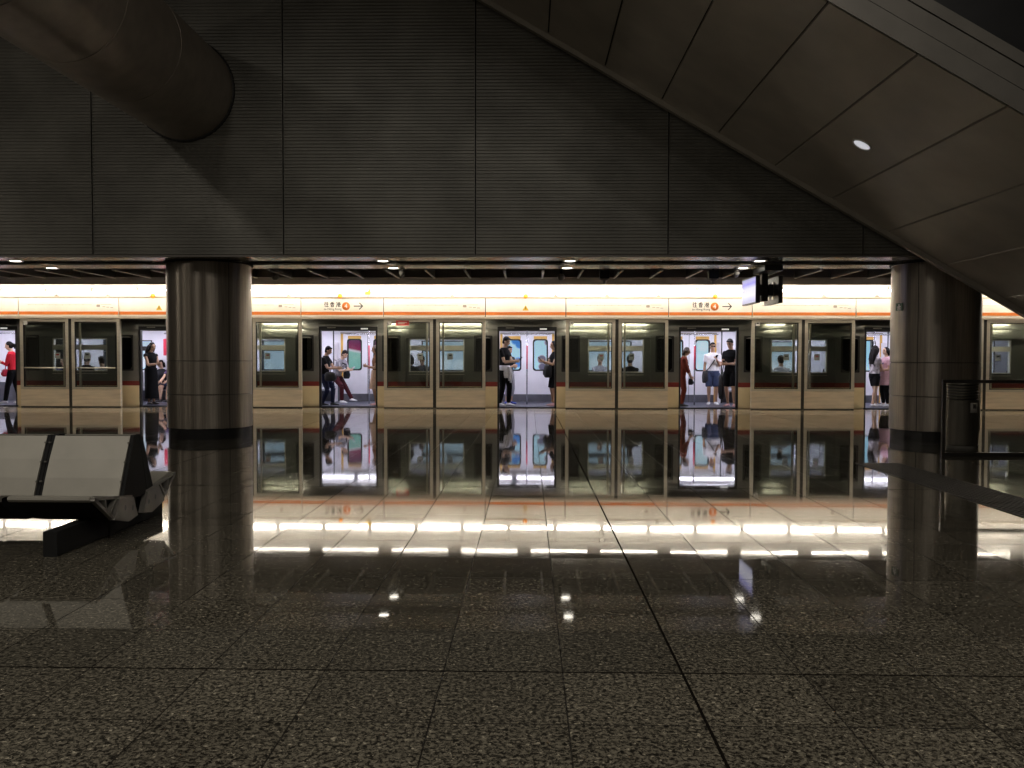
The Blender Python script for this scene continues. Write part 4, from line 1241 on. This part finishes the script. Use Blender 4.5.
    for s, key in ((-1, 'r'), (1, 'l')):
        ft = feet.get(key, ((.055 * s, 0.0, 0.0), 12 * s))
        a = V(ft[0]) + V((0, 0, .042))
        kn, an = ik(hip[s], a, th, cf, kh + V((.12 * s, 0, 0)))
        knees[s], ank[s] = kn, an
        toe = Matrix.Rotation(math.radians(ft[1]), 3, 'Z') @ V((0, -1, 0))
        if legs:
            body.tube([W(hip[s]), W(hip[s].lerp(kn, .45)), W(kn)], [.051 * H * bw, .045 * H * bw, .031 * H], 12)
            cb = kn.lerp(an, .32) + V((0, .006, 0))
            body.tube([W(kn), W(cb), W(kn.lerp(an, .7)), W(an)], [.030 * H, .031 * H, .021 * H, .0175 * H], 12)
            b = an - V((0, 0, .022))
            body.loft(erings([W(an - V((0, 0, .02)) - toe * .028), W(b), W(b + toe * .05 - V((0, 0, .004))), W(b + toe * .09 - V((0, 0, .008)))], [D(toe.cross(V((0, 0, 1))) * q) for q in (.014, .018, .022, .012)], [D(V((0, 0, 1)) * q) for q in (.012, .018, .012, .008)], 10))
            # shoe
            sd = toe.cross(V((0, 0, 1)))
            sb_ = MB()
            base = an - V((0, 0, .042))
            sec = [(-.036, .016, .030), (-.022, .021, .042), (.012, .022, .044), (.05, .025, .030), (.085, .026, .022), (.112, .016, .015)]
            rings = []
            for q, w, hgt in sec:
                c = base + toe * q
                ring = []
                for k in range(12):
                    a2 = 2 * PI * k / 12
                    zz = max(0.0005, hgt / 2 + math.sin(a2) * hgt * 0.62)
                    ring.append(W(c + sd * (math.cos(a2) * w) + V((0, 0, min(zz, hgt)))))
                rings.append(ring)
            sb_.loft(rings)
            sb_.build('shoe', M[shoes], root)
    def face(me, hc=W(hc) - O, D=D, hu=hu, hl=hl, hf=hf, H=H):
        me.materials.append(M['eye']); me.materials.append(M['lip'])
        ex = [hc + D(hl * (.019 * s) + hu * .010 + hf * .046) for s in (-1, 1)]
        bx_ = [hc + D(hl * (.019 * s) + hu * .026 + hf * .046) for s in (-1, 1)]
        mo = hc + D(hf * .050 - hu * .036)
        uu, ll = R @ hu, R @ hl
        for p in me.polygons:
            c = p.center
            for e in ex:
                d = c - e
                if abs(d.dot(uu)) < .0045 * H and abs(d.dot(ll)) < .009 * H and d.length < .02 * H: p.material_index = 1
            for e in bx_:
                d = c - e
                if abs(d.dot(uu)) < .003 * H and abs(d.dot(ll)) < .013 * H and d.length < .022 * H: p.material_index = 1
            d = c - mo
            if abs(d.dot(uu)) < .0045 * H and abs(d.dot(ll)) < .014 * H and d.length < .025 * H: p.material_index = 2
    fleshed('body', body, M[skin], root, 0.0075, 2, face)
    # ---- clothing
    if top:
        mb = MB()
        torso(mb, 0.008, -0.075 if not skirt else -0.04, 0.32)
        for s in (-1, 1):
            el, wr = arms[s]
            mb.ell(W(sh[s]), D(lf * .034), D(fr * .036), D(up * .033), None, 6, 10)
            L = sleeve
            p1 = sh[s].lerp(el, min(1, L * 1.0) if L <= 1 else 1)
            pts, rr = [W(sh[s]), W(sh[s].lerp(p1, .5)), W(p1)], [.0335 * H, .034 * H, .033 * H]
            if L > 1:
                pts.append(W(el.lerp(wr, L - 1))); rr[-1] = .031 * H; rr.append(.024 * H)
            if L > 0.05: mb.tube(pts, rr, 12)
        fleshed('shirt', mb, CL[top], root, 0.012, 2)
    if bottom and legs:
        mb = MB()
        torso(mb, 0.010, -0.08, 0.03)
        for s in (-1, 1):
            kn, an = knees[s], ank[s]
            if leg <= 0.5:
                e = hip[s].lerp(kn, leg * 2)
                mb.tube([W(hip[s]), W(hip[s].lerp(e, .5)), W(e)], [.060 * H * bw, .058 * H * bw, .054 * H], 12)
            else:
                e = kn.lerp(an, leg * 2 - 1)
                mb.tube([W(hip[s]), W(hip[s].lerp(kn, .5)), W(kn)], [.060 * H * bw, .052 * H, .041 * H], 12)
                mb.tube([W(kn), W(kn.lerp(e, .5)), W(e)], [.041 * H, .037 * H, .031 * H], 12)
        fleshed('trousers' if leg > .75 else 'shorts', mb, CL[bottom], root, 0.012, 2)
    if skirt:
        cn, ln, fl = skirt
        cs, us, vs = [], [], []
        for q in range(6):
            t = q / 5
            c = P + up * (0.06 * (1 - t)) - V((0, 0, 1)) * (ln * t) + (fr * 0.02 * t)
            cs.append(W(c)); us.append(D(lf * (.104 + fl * t))); vs.append(D(fr * (.084 + fl * .9 * t)))
        fleshed('skirt', MB().loft(erings(cs, us, vs, 18)), CL[cn], root, 0.014, 1)
    if waist_wrap:
        cs = [W(spine(t, 0, 0)) for t in (0.055, 0.02, -0.05, -0.13)]
        mb = MB().loft(erings(cs, [D(lf * a) for a in (.098, .106, .108, .098)], [D(fr * a) for a in (.076, .084, .09, .086)], 18))
        mb.tube([W(spine(.03, .03, .085)), W(spine(-.08, .04, .10)), W(spine(-.20, .035, .09))], [.022 * H, .026 * H, .016 * H], 10)
        mb.tube([W(spine(.03, -.02, .085)), W(spine(-.07, -.02, .105)), W(spine(-.17, -.025, .095))], [.022 * H, .024 * H, .015 * H], 10)
        fleshed('tied_jacket', mb, CL[waist_wrap], root, 0.012, 2)
    # ---- hair
    hm = MB()
    hm.ell(W(hc + hu * .020 - hf * .018), D(hl * .0490), D(hf * .054), D(hu * .056))
    hm.ell(W(hc - hu * .010 - hf * .026), D(hl * .044), D(hf * .040), D(hu * .050))
    if hair in ('long', 'curly'):
        wv = 0.006 if hair == 'curly' else 0.0
        for s in (-1, 0, 1):
            b0 = hc + hl * (.030 * s) - hf * .030 + hu * .01
            b1 = hb + hl * (.040 * s) - hf * .036 - hu * .02
            b2 = spine(.25, .036 * s, -.050)
            b3 = spine(.17, .028 * s, -.060)
            hm.tube([W(b0), W(b1), W(b2), W(b3)], [(.034 + wv) * H, (.031 + wv) * H, (.028 + wv) * H, .012 * H], 10)
        for s in (-1, 1):
            hm.tube([W(hc + hl * (.040 * s) + hu * .03), W(hc + hl * (.046 * s) - hu * .02), W(hb + hl * (.046 * s) - hu * .012)], [(.016 + wv) * H, (.018 + wv) * H, .015 * H], 8)
    elif hair == 'bob':
        for s in (-1, 0, 1): hm.tube([W(hc + hl * (.03 * s) - hf * .03 + hu * .01), W(hb + hl * (.034 * s) - hf * .034 + hu * .0)], [.036 * H, .030 * H], 10)
        for s in (-1, 1): hm.tube([W(hc + hl * (.040 * s) + hu * .03), W(hc + hl * (.047 * s) - hu * .03)], [.016 * H, .016 * H], 8)
    elif hair == 'pony':
        hm.tube([W(hc - hf * .055 + hu * .03), W(hc - hf * .085), W(hc - hf * .075 - hu * .07)], [.016 * H, .022 * H, .008 * H], 8)
    else:
        for s in (-1, 1): hm.ell(W(hc + hl * (.036 * s) + hu * .012 - hf * .012), D(hl * .010), D(hf * .026), D(hu * .024), None, 5, 8)
        hm.ell(W(hc + hf * .024 + hu * .052), D(hl * .036), D(hf * .022), D(hu * .014), None, 5, 10)
    fleshed('hair', hm, M[hairm], root, 0.009, 1)
    if glasses:
        g = MB()
        for s in (-1, 1): g.ell(W(hc + hl * (.019 * s) + hu * .009 + hf * .053), D(hl * .016), D(hf * .004), D(hu * .0105), None, 5, 10)
        g.tube([W(hc + hl * -.02 + hu * .012 + hf * .054), W(hc + hl * .02 + hu * .012 + hf * .054)], .003 * H, 6)
        for s in (-1, 1): g.tube([W(hc + hl * (.034 * s) + hu * .012 + hf * .048), W(hc + hl * (.047 * s) + hu * .012 - hf * .005)], .0025 * H, 6)
        g.build('sunglasses', M['lens_dark'], root)
    info = dict(W=W, D=D, arms=arms, spine=spine, up=up, lf=lf, fr=fr, sh=sh, hc=hc, R=R, H=H, root=root, P=P)
    return info

def phone(i, label, at, m='phone', tilt=40):
    """a phone with its screen towards the holder's face"""
    c = i['W'](at)
    e = (i['W'](i['hc']) - c).normalized()
    lx_ = e.cross(V((0, 0, 1))).normalized(); uz = lx_.cross(e).normalized()
    pts = [c + lx_ * a * .038 + uz * b * .075 for a, b in ((-1, -1), (1, -1), (1, 1), (-1, 1))]
    t = thing('phone', label, 'phone', c, 'phones held by passengers')
    MB().prism([p - e * .004 for p in pts], -e * .009).build('case', M[m], t)
    pts2 = [c + lx_ * a * .034 + uz * b * .069 for a, b in ((-1, -1), (1, -1), (1, 1), (-1, 1))]
    MB().prism([p - e * .0035 for p in pts2], e * .001).build('screen', M['screen'] if m != 'phone' else M['phone_pale'], t)

def bag(i, name, label, cat, c, w, d, h, m, strap=None, ax=None):
    """soft rounded bag; c in body units, w/d/h half sizes in body units along person's left, front, up"""
    W, D = i['W'], i['D']
    lf, fr, up = (V((1, 0, 0)), V((0, -1, 0)), V((0, 0, 1))) if ax is None else ax
    cc = V(c)
    t = thing(name, label, cat, W(c))
    rows = [(-1, .62), (-.86, .92), (-.4, 1.0), (.3, .98), (.78, .86), (1, .55)]
    def sq(k, n=16):
        a = 2 * PI * k / n
        c_, s_ = math.cos(a), math.sin(a)
        return math.copysign(abs(c_) ** .6, c_), math.copysign(abs(s_) ** .6, s_)
    rings = []
    for z, s in rows:
        rings.append([W(cc + up * (h * z) + lf * (w * s * sq(k)[0]) + fr * (d * s * sq(k)[1])) for k in range(16)])
    MB().loft(rings).build('bag_body', m, t)
    fc = MB().bbox(-1, 1, -1, 1, -1, 1, .3)
    pk = [W(cc + fr * (d * 1.02) + lf * (w * .7 * sq(k)[0]) + up * (-h * .25 + h * .42 * sq(k)[1])) for k in range(16)]
    MB().prism(pk, D(fr * .008)).build('pocket', m, t)
    if strap:
        MB().tube([W(p) for p in strap], .008 * i['H'], 8).build('strap', m, t)
    else:
        MB().tube([W(cc + up * h * .95 + lf * w * .3), W(cc + up * (h + .03)), W(cc + up * h * .95 - lf * w * .3)], .006 * i['H'], 8).build('handle', m, t)
    return t

def pxX(px, Y): return (px - 528.4) * Y / F + 0.0003 * Y
PH = {'l': (0.035, -0.19, 0.655), 'r': (-0.035, -0.19, 0.655)}
def dn(i): return i

# --- doorway at the left edge of the photograph
p = person('person in red top and ripped black jeans in the left-edge doorway', pxX(6.5, 24.6), 24.6, -75, 1.82, lean=4, nod=12, hands={'l': (0.05, -0.18, 0.70), 'r': (-0.06, -0.2, 0.66)}, feet={'l': ((.05, -.10, 0), 5), 'r': ((-.05, .10, 0), -5)},
           top='red', sleeve=1.6, bottom='black', hair='pony', shoes='shoe_white', skin='skin_fair')
bag(p, 'shoulder_bag', 'red shoulder bag carried by the passenger at the left edge', 'bag', (0.03, -0.10, 0.50), .075, .04, .06, M['bag_red'], [(-.08, 0, .80), (-.02, -.10, .68), (.03, -.10, .56)])
# --- doorway beside the left pillar
p = person('woman with long dark hair in a long black dress, holding a phone', pxX(147.5, 24.35), 24.35, 62, 1.80, nod=22, hands={'l': (0.03, -0.20, 0.66), 'r': (-0.04, -0.20, 0.665)}, feet={'l': ((.045, 0, 0), 8), 'r': ((-.045, 0, 0), -8)}, top='black', sleeve=0.12, bottom=None, skirt=('black', 0.44, 0.012), hair='long', shoes='shoe_black', skin='skin_tan')
phone(p, 'phone held by the woman in the long black dress', (0.0, -0.235, 0.70), 'phone')
SEATED = dict(pelvis=(0, 0.06, 0.285), feet={'l': ((.06, -.20, 0), 4), 'r': ((-.06, -.20, 0), -4)}, z0=TF)
person('seated passenger in dark clothes with bare legs, just behind the woman in black', pxX(156.5, 26.0), 26.05, 5, 1.70, nod=20, hands={'l': (0.05, -0.20, 0.36), 'r': (-0.04, -0.20, 0.37)}, top='charcoal', sleeve=0.6, bottom='black', leg=0.42, hair='bob', shoes='shoe_black', skin='skin_fair', **SEATED)
person('seated passenger in dark clothes half hidden by the left pillar', pxX(166, 26.0), 26.05, -10, 1.72, nod=15, hands={'l': (0.05, -0.20, 0.36), 'r': (-0.04, -0.20, 0.37)}, top='purple', sleeve=0.6, bottom='navy', leg=0.45, hair='short', shoes='shoe_black', **SEATED)
# --- doorway with the leaning passenger
p = person('person in black top and dark jeans at the left side of the doorway', pxX(324.5, 24.25), 24.25, 80, 1.76, lean=6, nod=18, hands={'l': (0.02, -0.24, 0.62), 'r': (-0.05, -0.22, 0.61)}, feet={'l': ((.05, -.10, 0), 0), 'r': ((-.05, .04, 0), 0)}, knee=(0, -1, 0), pelvis=(0, 0.02, .505),
           top='black', sleeve=0.6, bottom='navy', hair='short', shoes='shoe_black')
phone(p, 'pale phone held by the person at the left side of the doorway', (0.0, -0.28, 0.65), 'phone_pale')
bag(p, 'shoulder_bag', 'black shoulder bag at the hip of the person holding a pale phone', 'bag', (-0.09, -0.12, 0.475), .04, .095, .075, M['leather'], [(.08, 0, .80), (-.02, -.09, .70), (-.09, -.12, .55)])
p = person('passenger in grey t-shirt and maroon trousers leaning back, bent over a phone', pxX(340, 25.6), 25.6, 62, 1.78, pelvis=(0, 0.10, .47), lean=24, nod=22, hands={'l': (0.02, -0.22, 0.575), 'r': (-0.05, -0.20, 0.565)}, feet={'l': ((.05, -.22, 0), 0), 'r': ((-.05, -.06, 0), 0)},
           top='grey', sleeve=0.7, bottom='maroon', hair='short', shoes='shoe_white', skin='skin_fair')
phone(p, 'pale phone held by the passenger in the grey t-shirt', (-0.01, -0.27, 0.60), 'phone_pale')
bag(p, 'sling_bag', 'dark sling bag hanging in front of the passenger in grey', 'bag', (0.03, -0.10, 0.50), .06, .04, .085, CL['charcoal'], [(-.09, .06, .74), (0, -.12, .66), (.03, -.10, .56)])
person('long-haired passenger in beige skirt half hidden by the right door edge', pxX(376.0, 24.3), 24.3, -70, 1.72, nod=12, hands={'l': (0.03, -0.17, 0.66), 'r': (-0.05, -0.17, 0.67)}, top='brown', sleeve=0.5, skirt=('beige', 0.26, 0.03), hair='long', hairm='hair_brown', shoes='shoe_pink', skin='skin_tan')
# --- central doorway
p = person('tall man in black t-shirt with pale jacket tied round his waist', pxX(504.0, 24.25), 24.25, 62, 1.99, nod=24, hands={'l': (0.02, -0.21, 0.655), 'r': (-0.05, -0.20, 0.65)}, feet={'l': ((.06, -.04, 0), -5), 'r': ((-.05, .05, 0), -12)}, top='black', sleeve=0.6, bottom='black', hair='short', shoes='shoe_white', skin='skin_fair', waist_wrap='pale', build_w=1.02)
phone(p, 'black phone held by the tall man in black', (0.0, -0.26, 0.685))
p = person('passenger in black with blue shoes hidden behind the tall man', pxX(508.5, 25.3), 25.3, 40, 1.72, nod=10, hands={'l': (0.04, -0.17, 0.66), 'r': (-0.05, -0.17, 0.66)}, top='charcoal', sleeve=0.6, bottom='grey', leg=0.8, hair='short', shoes='shoe_blue')
p = person('passenger in black shorts with a backpack at the right door edge', pxX(555.0, 24.35), 24.35, -68, 1.86, nod=14, hands={'l': (0.03, -0.20, 0.69), 'r': (-0.05, -0.21, 0.70)}, top='black', sleeve=0.5, bottom='black', leg=0.5, hair='bob', shoes='shoe_pink', skin='skin_tan')
phone(p, 'phone held out by the passenger with the backpack', (0.0, -0.26, 0.735))
bag(p, 'backpack', 'black backpack worn in front by the passenger at the right door edge', 'backpack', (-0.02, -0.115, 0.545), .075, .055, .105, M['leather'], [(-.09, .02, .80), (-.07, -.09, .74), (-.05, -.12, .64)])
# --- doorway with the white-shirted man
p = person('person in rust red clothes half hidden by the left door edge', pxX(681.0, 24.3), 24.3, 75, 1.70, lean=8, nod=15, hands={'l': (0.03, -0.16, 0.50), 'r': (-0.05, -0.15, 0.50)}, top='rust', sleeve=1.5, bottom='rust', hair='bob', hairm='hair_brown', shoes='shoe_black')
bag(p, 'handbag', 'dark handbag held by the person in rust red', 'bag', (0.0, -0.15, 0.42), .07, .04, .055, M['leather'])
p = person('man in white t-shirt, sunglasses and dark shorts facing the platform', pxX(711.5, 25.3), 25.3, -8, 1.84, nod=6, hands={'l': (0.055, -0.13, 0.735), 'r': None}, feet={'l': ((.055, 0, 0), 15), 'r': ((-.055, 0, 0), -15)}, top='white', sleeve=0.62, bottom='denim', leg=0.47, hair='short', shoes='shoe_white', glasses=True, build_w=1.08, skin='skin_tan')
phone(p, 'dark phone held at his chest by the white-shirted man', (0.045, -0.165, 0.785))
bag(p, 'shoulder_bag', 'black shoulder bag at the hip of the white-shirted man', 'bag', (-0.115, -0.02, 0.45), .055, .05, .10, M['leather'], [(.075, -.02, .81), (.02, -.085, .72), (-.06, -.085, .60), (-.11, -.05, .54)])
p = person('tall man in black t-shirt and black shorts looking down at his phone', pxX(729.5, 24.3), 24.3, -38, 1.94, nod=26, hands={'l': (0.03, -0.18, 0.635), 'r': (-0.045, -0.18, 0.635)}, feet={'l': ((.075, -.03, 0), 20), 'r': ((-.06, .04, 0), -5)}, top='black', sleeve=0.6, bottom='black', leg=0.46, hair='short', shoes='shoe_pink', skin='skin')
phone(p, 'phone held low by the tall man in black shorts', (0.0, -0.225, 0.665))
bag(p, 'duffel_bag', 'long black bag hanging beside the man in black shorts', 'bag', (-0.15, 0.03, 0.29), .045, .06, .19, M['leather'], [(-.09, 0, .80), (-.13, .03, .62), (-.15, .03, .46)])
# --- doorway with two women
p = person('woman with long curly dark hair in patterned top and black shorts', pxX(871.5, 24.5), 24.5, 108, 1.74, nod=8, hands={'l': (0.05, -0.15, 0.60), 'r': (-0.02, -0.19, 0.57)}, feet={'l': ((.05, -.08, 0), 0), 'r': ((-.05, .08, 0), 0)}, top='patterned', sleeve=0.55, bottom='black', leg=0.36, hair='curly', shoes='shoe_white', skin='skin_fair')
p = person('woman in pink dress over dark leggings, facing her companion', pxX(883.0, 24.6), 24.6, -75, 1.70, nod=5, hands={'l': (0.04, -0.17, 0.63), 'r': (-0.05, -0.17, 0.61)}, top='pink', sleeve=0.6, bottom='black', leg=0.97, skirt=('pink', 0.17, 0.03), hair='bob', shoes='shoe_white', skin='skin_fair')
bag(p, 'shoulder_bag', 'blue shoulder bag worn by the woman in pink', 'bag', (-0.10, -0.10, 0.52), .055, .06, .075, M['bag_blue'], [(.08, 0, .81), (0, -.10, .72), (-.08, -.11, .60)])
# --- seated passengers seen through the train windows
def seated(px, label, top, hair='short', hairm='hair', near=True, H=1.93, nod=10, look=0, lean=0, shoes='shoe_black'):
    Y = 24.02 if near else 26.08
    i = person(label, pxX(px, Y), Y, 180 if near else 0, H, nod=nod, look=look, lean=lean, hands={'l': (0.05, -0.20, 0.36), 'r': (-0.04, -0.20, 0.37)}, top=top, sleeve=0.6, bottom='navy', leg=0.95, hair=hair, hairm=hairm, shoes=shoes, group='seated passengers behind the train windows', **SEATED)
    return i
seated(84.5, 'dark-haired seated passenger behind the window beyond the bench, seen from behind', 'black', 'short')
seated(100, 'seated passenger in pale top behind the window beyond the bench, head turned', 'pale', 'short', look=60, H=1.84)
seated(57, 'seated passenger facing out, leftmost behind the window beyond the bench', 'navy', near=False, H=1.80)
seated(410, 'seated passenger with round dark hair, left of two heads behind the window', 'black', 'bob')
seated(421.5, 'seated passenger with dark hair, right of two heads behind the window', 'charcoal', 'short', near=False, nod=35)
seated(629, 'dark-haired seated passenger behind the window right of the tall man', 'black', 'short')
seated(600, 'seated passenger facing out behind the window right of the tall man', 'grey', near=False)
seated(778, 'seated passenger in pale top behind the window near the displays', 'white', 'short')
seated(828, 'seated passenger with large dark hair behind the window left of two women', 'black', 'bob')
seated(838, 'seated passenger facing out behind the window left of two women', 'pink', 'bob', near=False)
seated(1008, 'dark-haired seated passenger behind the window above the guard rail', 'black', 'short')
flush_batch()
